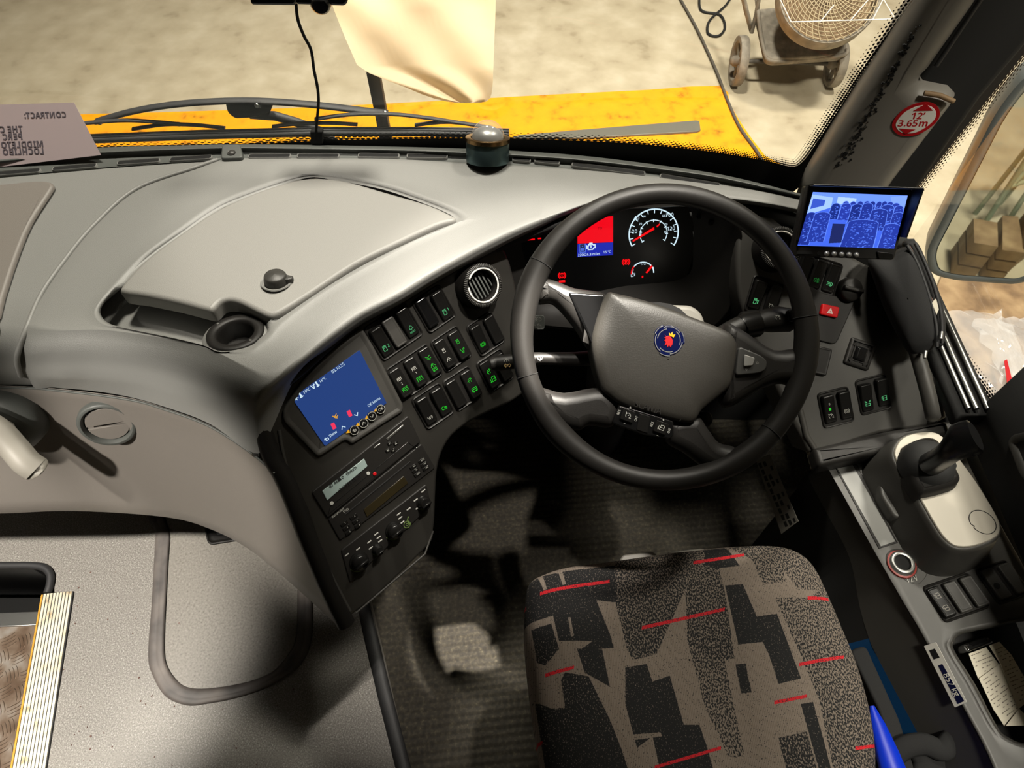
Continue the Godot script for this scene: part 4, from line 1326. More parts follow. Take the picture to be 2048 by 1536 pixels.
	var h0 := trip([990, 490, 0.752, 1040, 472, 0.754, 1100, 452, 0.757, 1200, 408, 0.763, 1290, 398, 0.766, 1420, 402, 0.766, 1520, 415, 0.766, 1620, 431, 0.766])
	var h1 := trip([992, 498, 0.748, 1045, 478, 0.75, 1105, 456, 0.754, 1200, 417, 0.76, 1290, 407, 0.761, 1420, 412, 0.761, 1520, 428, 0.761, 1620, 452, 0.761])
	var h2 := trip([994, 505, 0.740, 1052, 482, 0.742, 1110, 460, 0.745, 1200, 426, 0.745, 1290, 415, 0.745, 1420, 422, 0.745, 1520, 442, 0.745, 1610, 475, 0.745])
	var h3 := PackedVector3Array()
	for p in h2:
		h3.append(p + Vector3(0, -0.01, -0.08))
	b.grid([smooth3(h0, 5), smooth3(h1, 5), smooth3(h2, 5), smooth3(h3, 5)], false, Vector3(0, 1, 1))
	obj("hood", b, M.soft, t)

func build_centre() -> void:
	var e := deg_to_rad(40.0)
	var F := frame(U(735, 900, 0.60), Vector3(0.659 * cos(e), sin(e), 0.753 * cos(e)), Vector3(0.753, 0, -0.659))
	var q := Vector2(82, -55)
	var t := thing("switch_panel", F.origin, "black curved switch panel with rocker switches and round vent left of the steering wheel", "control panel")
	var b := MB.new()
	b.slab(smooth2(poly(F, [530, 850, 545, 800, 600, 748, 658, 694, 717, 648, 793, 607, 875, 557, 960, 510, 1003, 490, 1030, 560, 1048, 680, 1060, 765, 1030, 800, 985, 822, 940, 845, 905, 872, 885, 905, 875, 945, 872, 1000, 868, 1060, 850, 1100, 692, 1240, 660, 1170, 610, 1020, 560, 930]), 3), edge(0.05, 0.006, 0.0), F)
	obj("fascia", b, M.fascia, t)
	b = MB.new()
	var edge_path := PackedVector3Array()
	for p in [[640, 702], [598, 738], [560, 770], [536, 802], [526, 840], [530, 880], [545, 920], [563, 952], [586, 1005], [618, 1090], [656, 1180], [690, 1250]]:
		edge_path.append(UF(p[0] + 4, p[1], F) - F.basis.z * 0.006)
	edge_path = smooth3(edge_path, 5)
	var er := []
	for k in edge_path.size():
		er.append(lerpf(0.006, 0.0155, smoothstep(8.0, 30.0, k)))
	b.tube(edge_path, er, 12)
	obj("edge_trim", b, M.black, t)
	b = MB.new()
	edge_path = PackedVector3Array()
	for p in [[558, 860], [572, 930], [606, 1020], [650, 1125], [700, 1222]]:
		edge_path.append(UF(p[0], p[1], F))
	b.tube(smooth3(edge_path, 5), 0.003, 6)
	b.tube(PackedVector3Array([UF(712, 1226, F), UF(850, 1108, F), UF(866, 1062, F)]), 0.002, 6)
	obj("panel_joint", b, M.grey_black, t)
	# switch groups
	for g in [[788, 663, 0.087, 0.066], [868, 618, 0.062, 0.065], [829, 744, 0.088, 0.065], [902, 698, 0.061, 0.065], [971, 668, 0.060, 0.065], [866, 812, 0.062, 0.065], [925, 777, 0.060, 0.065], [990, 741, 0.060, 0.065]]:
		bezel(F, g[0], g[1], q, g[2], g[3], t, M.black)
	var G = M.green
	var PG = M.pale_green
	var W = M.mark
	rocker(F, 762, 683, q, t, [["door", -0.22, PG, 0.0095, -0.002], ["=2", -0.2, PG, 0.006, 0.006]], 8)
	rocker(F, 787, 664, q, t, [], 0, 0.0225, 0.052, M.grey_black, "blank_cover")
	rocker(F, 813, 645, q, t, [["bell", -0.18, PG, 0.008], ["=RESET", -0.34, PG, 0.003]], 8)
	rocker(F, 852, 625, q, t, [], 0, 0.0225, 0.052, M.gloss, "blank_cover")
	rocker(F, 882, 611, q, t, [["door", -0.22, PG, 0.0095, -0.002], ["=1", -0.2, PG, 0.006, 0.006]], 6)
	rocker(F, 800, 765, q, t, [["row", 0.14, W, 0.008], ["=2", -0.03, W, 0.004], ["row", -0.24, G, 0.0105]], -5)
	rocker(F, 829, 744, q, t, [["row", 0.14, W, 0.008], ["=1", -0.03, W, 0.004], ["row", -0.24, G, 0.0105]], -5)
	rocker(F, 858, 723, q, t, [["reader", 0.14, G, 0.010], ["lamp", -0.12, G, 0.0095], ["bus", -0.28, G, 0.008]], -5)
	rocker(F, 888, 707, q, t, [["door", 0.12, W, 0.007], ["lamp", -0.2, W, 0.009]], -5)
	rocker(F, 916, 690, q, t, [["door", 0.14, G, 0.0075], ["seat", -0.2, G, 0.0095]], -5)
	rocker(F, 957, 677, q, t, [["brake", -0.22, G, 0.0105]], 7)
	rocker(F, 985, 659, q, t, [], 0, 0.0225, 0.052, M.rocker, "blank_cover")
	rocker(F, 851, 821, q, t, [["horn", -0.26, W, 0.0095]], 8)
	rocker(F, 880, 803, q, t, [["night", -0.22, G, 0.0105]], 6)
	rocker(F, 910, 787, q, t, [], 0, 0.0225, 0.052, M.rocker, "blank_cover")
	rocker(F, 940, 768, q, t, [["lift", 0.16, G, 0.0095], ["bus", -0.2, G, 0.0105]], -5)
	rocker(F, 977, 748, q, t, [["lift", 0.12, G, 0.0095], ["kneel", -0.2, G, 0.0115]], -5)
	rocker(F, 1003, 734, q, t, [], 0, 0.0225, 0.052, M.rocker, "blank_cover")
	air_vent(F, 951, 571, q, 0.0365, t)
	# information display
	var d := thing("information_display", UF(680, 790, F), "lit blue information screen in a black bezel with four round buttons", "screen")
	var A := shifted(F, 0, 0, 0.004)
	b = MB.new()
	b.slab(round2(poly(A, [723, 654, 745, 690, 806, 810, 806, 823, 770, 845, 703, 889, 692, 878, 655, 903, 636, 915, 566, 842, 566, 818, 606, 760, 660, 702]), 0.008, 3), [[0, -0.006], [0, 0.0], [0.0015, 0.0012], [0.006, 0.0014], [0.010, -0.001]], A)
	obj("bezel", b, M.grey_black, d)
	var SC := shifted(F, 0, 0, 0.0035)
	b = MB.new()
	b.slab(round2(poly(SC, [584, 796, 719, 700, 773, 806, 650, 892]), 0.0015, 2), [[0, -0.002], [0, 0.0008]], SC)
	var sm := glow(Color(0.20, 0.33, 0.62), 0.6)
	sm.roughness = 0.12
	var screen := obj("screen", b, sm, d)
	var s0 := shifted(F, 0, 0, 0.0045)
	var put := func(s: String, px: float, py: float, high: float, m: Material) -> void:
		var T := seat_at(s0, px, py, px + 82, py - 57)
		if s.begins_with("#"):
			sign_on(s.substr(1), T, high, m, screen, "symbol", 0.14)
		else:
			txt(s, high, T, m, screen)
	put.call("03.10.25", 676, 736, 0.0048, M.lit_white)
	put.call("15°C", 613, 782, 0.0042, M.lit_white)
	put.call("16°C", 645, 760, 0.0042, M.lit_white)
	put.call("#flake", 592, 796, 0.007, M.lit_white)
	put.call("#thermo", 601, 790, 0.008, M.lit_white)
	put.call("#seat", 626, 773, 0.007, M.lit_white)
	put.call("#thermo", 634, 768, 0.008, M.lit_white)
	put.call("OK Menu", 748, 804, 0.0044, M.lit_white)
	put.call("#back", 653, 878, 0.008, M.lit_white)
	put.call("Show", 666, 868, 0.0044, M.lit_white)
	put.call("#reader", 671, 833, 0.008, M.amber)
	put.call("#down", 713, 829, 0.008, M.lit_white)
	put.call("#up", 686, 855, 0.008, M.lit_white)
	b = MB.new()
	for p in [[699, 827], [667, 852]]:
		b.slab(rect(0.0062, 0.0105, 0.001), [[0, 0], [0, 0.0004]], seat_at(s0, p[0], p[1], p[0] + 90, p[1] - 45))
	obj("door_symbol", b, M.lit_pink, screen)
	var labels := ["#back", "#up", "#down", "OK"]
	var bp := [[708, 860, 695, 864], [726.5, 846, 714, 850], [743, 832, 732, 836], [760.5, 818, 750, 821]]
	for k in 4:
		var T := seat_at(s0, bp[k][0], bp[k][1], bp[k][0] + 82, bp[k][1] - 57, 0.0005)
		b = MB.new()
		b.lathe([[0.0078, -0.003], [0.0078, 0.0012], [0.007, 0.002], [0.0, 0.002]], T, 24)
		var key := obj("button", b, M.gloss, d)
		b = MB.new()
		b.strokes([arc(0.0072, 0, 360, 20)], 0.0007, shifted(T, 0, 0, 0.002))
		obj("ring", b, M.mark, key)
		if k < 3:
			sign_on(labels[k].substr(1), shifted(T, 0, 0, 0.002), 0.007, M.mark, key, "symbol", 0.12)
		else:
			txt("OK", 0.005, shifted(T, 0, 0, 0.002), M.mark, key)
		b = MB.new()
		b.slab(PackedVector2Array([Vector2(-0.003, 0), Vector2(0.003, 0.003), Vector2(0.003, -0.003)]), [[0, 0], [0, 0.0006]], seat_at(s0, bp[k][2], bp[k][3], bp[k][2] + 82, bp[k][3] - 57, 0.0012))
		obj("pointer", b, M.amber, key)
	# tachograph
	var TX := [623, 985, 817, 831, 842, 884, 655, 1037]
	var one := func(called: String, label: String, cat: String, quad: Array, lift: float) -> Node3D:
		var A2 := shifted(F, 0, 0, lift)
		var o := thing(called, UF((quad[0] + quad[4]) * 0.5, (quad[1] + quad[5]) * 0.5, A2), label, cat)
		var b2 := MB.new()
		b2.slab(round2(poly(A2, quad), 0.004, 3), edge(0.02, 0.002), A2)
		obj("face", b2, M.black, o)
		return o
	var patch := func(called: String, quad: Array, lift: float, m: Material, parent: Node3D, r := 0.001, th := 0.001) -> MeshInstance3D:
		var A2 := shifted(F, 0, 0, lift)
		var b2 := MB.new()
		b2.slab(round2(poly(A2, quad), r, 2), edge(0.0015, minf(th, 0.0006), th), A2)
		return obj(called, b2, m, parent)
	var tg: Node3D = one.call("tachograph", "black digital tachograph with small grey text display under the blue screen", "tachograph", TX, 0.004)
	patch.call("tray_front", [660, 1013, 815, 884, 832, 895, 838, 885, 655, 1030], 0.0035, M.gloss, tg)
	var lcd: MeshInstance3D = patch.call("display", [644.5, 982, 728, 917, 735, 932, 654, 1001], 0.0045, M.lcd, tg)
	var L0 := shifted(F, 0, 0, 0.006)
	for s in [["07 46● 0   0km/h", 686, 954, 0.0052], ["367939.0km", 700, 963, 0.0056]]:
		txt(s[0], s[3], seat_at(L0, s[1], s[2] + (2 if s[0].begins_with("3") else 0), s[1] + 82, s[2] - 61), M.ink, lcd)
	for p in [[664, 1007, M.mark], [737, 947, M.mark], [750, 948, M.red]]:
		b = MB.new()
		b.slab(disc(0.0032, 16), edge(0.001, 0.0005, 0.001), seat_at(L0, p[0], p[1], p[0] + 82, p[1] - 57, -0.0016))
		obj("button", b, p[2], tg)
	patch.call("card_slot", [772, 877, 806, 849, 808, 852, 783, 873, 775, 880], 0.0042, M.steel, tg)
	patch.call("card_slot", [747, 895, 760, 886, 761, 888, 748, 898], 0.0042, M.steel, tg)
	for p in [["up", 780, 887], ["back", 776, 901], ["down", 787, 901], ["tri", 792, 887]]:
		b = MB.new()
		b.slab(rect(0.008, 0.006, 0.0015), edge(0.001, 0.0005, 0.001), seat_at(L0, p[1], p[2], p[1] + 82, p[2] - 57, -0.0016))
		var key := obj("button", b, M.rocker, tg)
		sign_on(p[0], seat_at(L0, p[1], p[2], p[1] + 82, p[2] - 57, -0.0005), 0.004, M.mark, key, "symbol", 0.15)
	# radio
	var rd: Node3D = one.call("car_radio", "black car radio with dim olive display and keypads below the tachograph", "radio", [656, 1039, 843, 887, 871, 936, 680, 1082], 0.003)
	patch.call("display", [727, 1019, 807, 952, 816, 966, 734, 1034], 0.0035, M.lcd_off, rd)
	patch.call("disc_slot", [690, 1028, 820, 922, 821, 924, 691, 1030], 0.0033, M.void, rd)
	txt("DVD", 0.004, seat_at(shifted(F, 0, 0, 0.0035), 692, 1021, 774, 960), M.mark, rd)
	txt("BLAUPUNKT", 0.0032, seat_at(shifted(F, 0, 0, 0.0035), 676, 1026, 758, 964), M.mark, rd)
	for k in 6:
		for side in 2:
			var px: float = [688, 843][side] + (k % 3) * [4.6, 4.2][side] + (k / 3) * 19.0 * (1.0 if side == 0 else -0.9)
			var py: float = [1047, 921][side] + (k % 3) * [8.5, 7.5][side] - (k / 3) * 13.5 * (1.0 if side == 0 else -0.9)
			var T := seat_at(shifted(F, 0, 0, 0.0032), px, py, px + 82, py - 62)
			b = MB.new()
			b.slab(rect(0.0125, 0.006, 0.001), edge(0.001, 0.0006, 0.0014), T)
			var key := obj("button", b, M.rocker, rd)
			txt(str(k + 1) if side == 0 else ["MP3", "FM", "SRC", "AM", "TA", "BND"][k], 0.0026, shifted(T, 0.002, 0, 0.0015), M.mark, key)
	# heater controls
	var hc: Node3D = one.call("heater_control", "black heater control unit with four round knobs under the radio", "heater controls", [682, 1101, 853, 968, 863, 1012, 700, 1166], 0.003)
	for p in [[718, 1122, 0.0165], [754, 1098, 0.0095], [788, 1060, 0.0155], [846, 1004, 0.0125]]:
		var T := seat_at(shifted(F, 0, 0, 0.003), p[0], p[1], p[0] + 82, p[1] - 62)
		b = MB.new()
		b.lathe([[p[2], 0], [p[2], 0.003], [p[2] * 0.86, 0.004], [p[2] * 0.8, 0.012], [p[2] * 0.7, 0.014], [0, 0.0145]], T, 28)
		b.box(shifted(T, 0, 0, 0.017), Vector3(p[2] * 1.5, p[2] * 0.28, 0.007), 0.001)
		var knob := obj("knob", b, M.rocker, hc)
		b = MB.new()
		b.strokes([arc(p[2] * 1.12, 190, 275, 10)], 0.0009, shifted(T, 0, 0, 0.0004))
		obj("scale", b, M.pale_dim, knob)
	b = MB.new()
	b.strokes([arc(0.006, 0, 360, 18), arc(0.0022, 0, 360, 10)], 0.0009, seat_at(shifted(F, 0, 0, 0.0035), 814, 1049, 896, 987))
	b.strokes([arc(0.010, 120, 200, 8)], 0.0016, seat_at(shifted(F, 0, 0, 0.0035), 826, 1038, 908, 976))
	obj("symbol", b, M.pale_dim, hc)
	for p in [[693, 1108, 0], [716, 1096, 0], [738, 1082, 0], [752, 1066, 0], [757, 1073, 0], [760, 1080, 0], [779, 1050, 0], [797, 1026, 0], [800, 1034, 0], [804, 1043, 0], [817, 1016, 0], [831, 998, 0], [835, 1014, 0], [846, 980, 0], [720, 1110, 0], [741, 1094, 0]]:
		patch.call("button", [p[0] - 4, p[1] + 4, p[0] + 4, p[1] - 2, p[0] + 5, p[1], p[0] - 3, p[1] + 6], 0.0033, M.mark, hc, 0.0003, 0.0006)

func build_cluster() -> void:
	var F := frame(U(1250, 490, 0.70), Vector3(-0.06, 0.50, 0.86), Vector3(1, 0, 0.0))
	var t := thing("instrument_cluster", F.origin, "dark instrument cluster with red warning screen and white speedometer behind the wheel", "instrument cluster")
	var inner := [1045, 470, 1085, 440, 1160, 422, 1260, 412, 1372, 408, 1386, 500, 1368, 556, 1250, 572, 1130, 592, 1075, 562, 1050, 520]
	var outer := [1004, 488, 1060, 449, 1150, 426, 1270, 417, 1440, 421, 1492, 500, 1436, 655, 1250, 668, 1090, 655, 1018, 645, 1006, 560]
	var b := MB.new()
	b.slab(poly(F, inner), [[-0.004, -0.02], [-0.004, 0.0]], F)
	obj("face", b, M.gloss_black, t)
	b = MB.new()
	var rows := [PackedVector3Array(), PackedVector3Array(), PackedVector3Array(), PackedVector3Array()]
	for k in range(0, inner.size(), 2):
		rows[0].append(UF(inner[k], inner[k + 1], F))
		for j in 3:
			var w: float = [0.45, 0.93, 1.0][j]
			rows[j + 1].append(UF(lerpf(inner[k], outer[k], w), lerpf(inner[k + 1], outer[k + 1], w), shifted(F, 0, 0, [0.012, 0.03, 0.02][j])))
	for k in 4:
		rows[k] = smooth3(rows[k], 4, true)
	b.grid(rows, true, Vector3(0, 1, 1))
	obj("shroud", b, M.black, t)
	b = MB.new()
	for p in [[1397, 433], [1421, 445]]:
		b.lathe([[0.0045, 0], [0.004, 0.006], [0.0, 0.007]], frame(UF(p[0], p[1], shifted(F, 0, 0, 0.012)), F.basis.z, Vector3.RIGHT), 12)
	obj("screw", b, M.void, t)
	var A := shifted(F, 0, 0, 0.0004)
	var patch := func(called: String, quad: Array, m: Material, parent: Node3D) -> MeshInstance3D:
		var b2 := MB.new()
		b2.slab(poly(A, quad), [[0, 0], [0, 0.0006]], A)
		return obj(called, b2, m, parent)
	var sc: MeshInstance3D = patch.call("warning_screen", [1155, 439, 1226, 432, 1226, 484, 1155, 487], glow(Color(1.0, 0.0, 0.10), 0.9), t)
	var sb: MeshInstance3D = patch.call("status_screen", [1155, 488, 1226, 484.5, 1226, 510, 1154, 514], glow(Color(0.12, 0.18, 0.75), 0.8), t)
	patch.call("status_tile", [1159, 488, 1172, 487, 1172, 505, 1159, 506], M.lit_pale, sb)
	var B := shifted(F, 0, 0, 0.0012)
	var at := func(px: float, py: float) -> Transform3D:
		return seat_at(B, px, py, px + 71, py - 5)
	sign_on("engine", at.call(1182, 494), 0.015, M.lit_white, sb, "symbol", 0.12)
	sign_on("door", at.call(1165, 496), 0.012, M.ink, sb, "symbol", 0.12)
	txt("220626.8 miles", 0.0045, at.call(1178, 509), M.lit_white, sb)
	txt("15 °C", 0.0045, at.call(1214, 504), M.lit_white, sb)
	txt("ro", 0.006, at.call(1200, 456), M.red, sc)
	# speedometer
	var C := at.call(1307, 467) as Transform3D
	var k1 := 0.00094
	b = MB.new()
	b.strokes([arc(47 * k1, 207, -32, 40)], 0.0022, C)
	b.strokes([arc(26 * k1, 215, -35, 30)], 0.0014, C)
	for k in 15:
		var w := deg_to_rad(lerpf(207, -32, k / 14.0))
		b.strokes([[cos(w) * 40 * k1, sin(w) * 40 * k1, cos(w) * 47 * k1, sin(w) * 47 * k1]], 0.0014, C)
	for k in 9:
		var w := deg_to_rad(lerpf(215, -35, k / 8.0))
		b.strokes([[cos(w) * 23 * k1, sin(w) * 23 * k1, cos(w) * 27 * k1, sin(w) * 27 * k1]], 0.0014, C)
	var sp := obj("speedometer", b, M.lit_white, t)
	for s in [["20", 1269, 463, 0.0066], ["40", 1273, 436, 0.0066], ["100", 1339, 430, 0.0066], ["120", 1342, 457, 0.0066], ["10", 1281, 465, 0.0036], ["20", 1281, 448, 0.0036], ["30", 1288, 433, 0.0036], ["60", 1327, 432, 0.0036], ["70", 1332, 449, 0.0036], ["80", 1331, 464, 0.0036]]:
		txt(s[0], s[3], at.call(s[1], s[2]), M.lit_white, sp)
	b = MB.new()
	var NB := shifted(B, 0, 0, 0.003)
	b.slab(poly(NB, [1265, 481, 1308, 454, 1309, 459, 1266, 484]), [[0, 0], [0.0003, 0.001]], NB)
	b.slab(poly(NB, [1313, 452, 1319, 447, 1320, 449, 1314, 455]), [[0, 0], [0.0003, 0.001]], NB)
	obj("needle", b, M.lit_red, sp, "red needle")
	# fuel gauge
	C = at.call(1285, 546)
	b = MB.new()
	b.strokes([arc(22 * k1, 140, 0, 16)], 0.002, C)
	var fg := obj("fuel_gauge", b, M.lit_white, t)
	txt("1/2", 0.0055, at.call(1286, 527), M.lit_white, fg)
	txt("0", 0.0055, at.call(1265, 540), M.lit_white, fg)
	txt("1", 0.0055, at.call(1307, 537), M.lit_white, fg)
	sign_on("pump", at.call(1266, 549), 0.009, M.lit_white, fg)
	b = MB.new()
	b.strokes([arc(22 * k1, 180, 142, 6)], 0.0022, C)
	b.slab(poly(NB, [1303, 530, 1306, 533, 1294, 547, 1291, 545]), [[0, 0], [0.0003, 0.001]], NB)
	b.slab(poly(NB, [1283, 553, 1286, 551, 1287, 554, 1284, 556]), [[0, 0], [0.0003, 0.001]], NB)
	obj("needle", b, M.lit_red, fg, "red needle")
	sign_on("park", at.call(1252, 524), 0.014, M.lit_red, t, "warning_light", 0.12)
	sign_on("brake", at.call(1124, 551), 0.014, M.lit_red, t, "warning_light", 0.12)
	b = MB.new()
	b.box(shifted(at.call(1124, 563), 0, 0, 0), Vector3(0.012, 0.004, 0.001), 0.0003)
	obj("warning_light", b, M.lit_red, t)
	b = MB.new()
	b.box(shifted(at.call(1062, 479), 0, 0, 0), Vector3(0.014, 0.0025, 0.001), 0.0003)
	b.box(shifted(at.call(1079, 477), 0, 0, 0), Vector3(0.006, 0.0025, 0.001), 0.0003)
	obj("warning_light", b, M.lit_red, t)

func build_side_panel() -> void:
	var F := frame(U(1700, 760, 0.57), Vector3(0.085, 0.786, 0.612), Vector3.RIGHT)
	var q := Vector2(107, -27)
	var t := thing("side_switch_panel", F.origin, "black side panel with red hazard button and joystick right of the steering wheel", "control panel")
	var b := MB.new()
	b.slab(smooth2(poly(F, [1484, 440, 1560, 432, 1640, 455, 1710, 515, 1765, 545, 1805, 600, 1846, 700, 1895, 836, 1760, 868, 1634, 906, 1606, 880, 1560, 790, 1500, 660, 1474, 560]), 3), edge(0.06, 0.008), F)
	obj("fascia", b, M.grey_black, t)
	b = MB.new()
	var A := shifted(F, 0, 0, 0.004)
	b.slab(round2(poly(A, [1612, 560, 1640, 585, 1712, 600, 1672, 690, 1600, 672]), 0.01), edge(0.006, 0.002), A)
	obj("hazard_plate", b, M.black, t)
	for g in [[1632, 551, 0.088, 0.068, 95, 30], [1528, 594, 0.061, 0.068, 100, 30], [1671, 815, 0.062, 0.068, 107, -27], [1746, 789, 0.062, 0.068, 107, -27]]:
		bezel(F, g[0], g[1], Vector2(g[4], g[5]), g[2], g[3], t, M.black)
	var PG = M.pale_green
	var s := Vector2(95, 30)
	rocker(F, 1606, 540, s, t, [["lamp", -0.25, PG, 0.009]], 8)
	rocker(F, 1633, 549, s, t, [["rear_fog", -0.2, M.green_dim, 0.011]], 8)
	rocker(F, 1660, 557, s, t, [["fog", -0.2, PG, 0.011]], 8)
	rocker(F, 1513, 590, Vector2(100, 30), t, [["pump", -0.22, PG, 0.010]], 8)
	rocker(F, 1543, 600, Vector2(100, 30), t, [["gauge", -0.22, M.mark, 0.009]], 8)
	rocker(F, 1656, 818, q, t, [["=0", 0.2, M.mark, 0.004], ["=●", 0.0, M.green, 0.004], ["gauge", -0.24, M.mark, 0.010]], 6)
	rocker(F, 1688, 810, q, t, [["brake", -0.2, M.mark, 0.010]], 6)
	rocker(F, 1730, 795, q, t, [["rays", -0.2, PG, 0.0105]], 8)
	rocker(F, 1763, 784, q, t, [["cab", -0.2, PG, 0.010]], 8)
	rocker(F, 1640, 722, Vector2(90, 20), t, [], 0, 0.03, 0.05, M.black, "blank_cover")
	air_vent(F, 1546, 500, s, 0.036, t)
	# hazard button
	var T := seat_at(A, 1657, 622, 1740, 640)
	b = MB.new()
	b.slab(rect(0.033, 0.020, 0.003), edge(0.006, 0.0022, 0.006), T)
	var hz := obj("hazard_button", b, M.hazard, t, "red hazard button")
	sign_on("warning", shifted(T, 0, 0, 0.006), 0.010, M.white, hz, "symbol", 0.1)
	# rotary knob and joystick
	T = seat_at(A, 1697, 580, 1780, 600)
	b = MB.new()
	b.lathe([[0.022, -0.004], [0.021, 0.010], [0.018, 0.014], [0.0, 0.015]], T, 32)
	b.box(shifted(T, 0, 0, 0.017), Vector3(0.036, 0.007, 0.008), 0.002)
	obj("rotary_knob", b, M.black, t)
	T = seat_at(F, 1718, 708, 1800, 735)
	b = MB.new()
	b.slab(rect(0.050, 0.050, 0.005), [[0, -0.002], [0, 0.003], [0.002, 0.005], [0.005, 0.005], [0.006, 0.002], [0.010, 0.002], [0.0105, 0.004], [0.013, 0.004], [0.016, -0.001]], T)
	var js := obj("joystick_frame", b, M.black, t)
	b = MB.new()
	b.slab(rect(0.022, 0.026, 0.005), edge(0.012, 0.005, 0.009), T)
	obj("joystick", b, M.gloss, js)
	# padded lower lip
	b = MB.new()
	var LF := flat(0.505)
	b.slab(round2(poly(LF, [1622, 902, 1632, 898, 1770, 866, 1888, 846, 1898, 876, 1780, 906, 1634, 938]), 0.01), edge(0.03, 0.010, 0.012), LF)
	obj("lower_lip", b, M.black, t)
	b = MB.new()
	b.tube(PackedVector3Array([UF(1600, 820, F), UF(1612, 870, F), UF(1634, 905, F)]), 0.006, 8)
	obj("edge_trim", b, M.grey_black, t)

# ---------------------------------------------------------------- steering
func build_steering() -> void:
	var el := deg_to_rad(57.0)
	var W := frame(U(1330, 673, 0.80), Vector3(0.052 * cos(el), sin(el), cos(el)), Vector3.RIGHT)
	var t := thing("steering_wheel", W.origin, "large black leather four-spoke steering wheel with a shield badge on its hub", "steering wheel")
	var b := MB.new()
	var path := PackedVector3Array()
	var rad := PackedFloat32Array()
	for k in 96:
		var w := 360.0 * k / 96
		var r := 0.0153
		for s in [[160.0, 24.0, 0.0035], [352.0, 20.0, 0.003], [222.0, 16.0, 0.003], [300.0, 18.0, 0.002]]:
			var dd := absf(fposmod(w - s[0] + 180.0, 360.0) - 180.0)
			r += s[2] * exp(-dd * dd / (s[1] * s[1]))
		var a := deg_to_rad(w)
		path.append(W * Vector3(cos(a) * 0.2128, sin(a) * 0.2128, 0))
		rad.append(r)
	b.tube(path, Array(rad), 20, true, 1.0, W.basis.z)
	obj("rim", b, M.leather, t)
	b = MB.new()
	for w in [150.0, 8.0, 196.0, 318.0]:
		var a := deg_to_rad(w)
		var ring := PackedVector3Array()
		var idx := int(w / 360.0 * 96)
		for k in 24:
			var q := TAU * k / 24
			ring.append(W * (Vector3(cos(a), sin(a), 0) * (0.2128 + cos(q) * (rad[idx] + 0.0001)) + Vector3(0, 0, sin(q) * (rad[idx] + 0.0001))))
		b.tube(ring, 0.0008, 5, true)
	obj("rim_seam", b, M.void, t)
	var spokes := [[1075, 555, 1108, 558, 1150, 574, 1215, 588, 1196, 640, 1182, 700, 1150, 655, 1108, 608, 1075, 604], [1450, 650, 1484, 656, 1552, 699, 1614, 700, 1614, 784, 1572, 768, 1530, 778, 1452, 816, 1440, 740], [1080, 776, 1130, 786, 1205, 776, 1240, 812, 1226, 854, 1180, 852, 1158, 862, 1120, 850, 1085, 815], [1336, 842, 1396, 832, 1418, 856, 1442, 886, 1478, 900, 1458, 950, 1415, 938, 1370, 906, 1336, 884]]
	var S := shifted(W, 0, 0, -0.002)
	for p in spokes:
		b = MB.new()
		b.slab(smooth2(poly(S, p), 4), [[0.004, -0.022], [0, -0.014], [0.001, -0.006], [0.004, 0.001], [0.010, 0.006], [0.018, 0.008]], S)
		obj("spoke", b, M.leather, t)
	b = MB.new()
	var GL := shifted(W, 0, 0, 0.004)
	b.slab(round2(poly(GL, [1135, 585, 1210, 590, 1195, 640, 1184, 690, 1160, 640]), 0.006), edge(0.01, 0.003, 0.004), GL)
	obj("spoke_cover", b, M.gloss, t)
	# hub
	var Hb := shifted(W, 0, 0, 0.006)
	var hp := smooth2(poly(Hb, [1211, 590, 1236, 588, 1292, 602, 1340, 618, 1382, 634, 1450, 661, 1470, 681, 1473, 704, 1465, 751, 1454, 778, 1405, 818, 1389, 841, 1369, 846, 1310, 832, 1247, 812, 1218, 794, 1200, 771, 1183, 700, 1187, 654]), 4)
	b = MB.new()
	b.dome(hp, [[1.0, -0.04], [1.0, -0.006], [1.0, -0.001], [0.995, 0.002], [0.98, 0.0055], [0.94, 0.0095], [0.86, 0.0125], [0.7, 0.0148], [0.5, 0.0156], [0.25, 0.016], [0.01, 0.016]], Hb)
	var hub := obj("hub", b, M.hub, t)
	b = MB.new()
	var HT := shifted(Hb, 0, 0, 0.0145)
	b.strokes([_flat2(smooth2(poly(HT, [1231, 792, 1245, 787, 1300, 801, 1358, 820, 1366, 832, 1362, 842]), 4, false))], 0.0009, shifted(HT, 0, 0, -0.006))
	obj("hub_crease", b, M.leather, hub)
	txt("SCANIA", 0.009, seat_at(shifted(HT, 0, 0, -0.002), 1296, 815, 1360, 835), M.leather, hub)
	# badge
	var B := seat_at(shifted(Hb, 0, 0, 0.0155), 1337, 681, 1400, 697)
	b = MB.new()
	var sh := PackedVector2Array()
	for k in 72:
		var w := TAU * k / 72
		var lobe := 0.0215 + (0.0024 if fposmod(rad_to_deg(w) - 5.0, 120.0) < 44.0 else 0.0)
		sh.append(Vector2(cos(w), sin(w)) * lobe)
	b.slab(sh, edge(0.002, 0.0008, 0.0016), B)
	var badge := obj("badge", b, M.badge, hub, "dark blue shield badge")
	b = MB.new()
	var BT := shifted(B, 0, 0, 0.0016)
	for k in 3:
		b.strokes([arc(0.0198, 50 + 120 * k, 125 + 120 * k, 10), arc(0.0225, 8 + 120 * k, 46 + 120 * k, 8), arc(0.0168, -5 + 120 * k, 62 + 120 * k, 8)], 0.0011, BT)
	obj("badge_ring", b, M.silver, t)
	b = MB.new()
	var gr := PackedVector2Array()
	for p in [[-0.5, 0.42], [-0.3, 0.3], [-0.15, 0.42], [0.12, 0.36], [0.36, 0.1], [0.42, -0.3], [0.3, -0.62], [0.14, -0.45], [0.02, -0.68], [-0.1, -0.44], [-0.3, -0.6], [-0.25, -0.2], [-0.46, -0.1], [-0.3, 0.08], [-0.52, 0.14], [-0.34, 0.26]]:
		gr.append(Vector2(p[0], p[1]) * 0.0155)
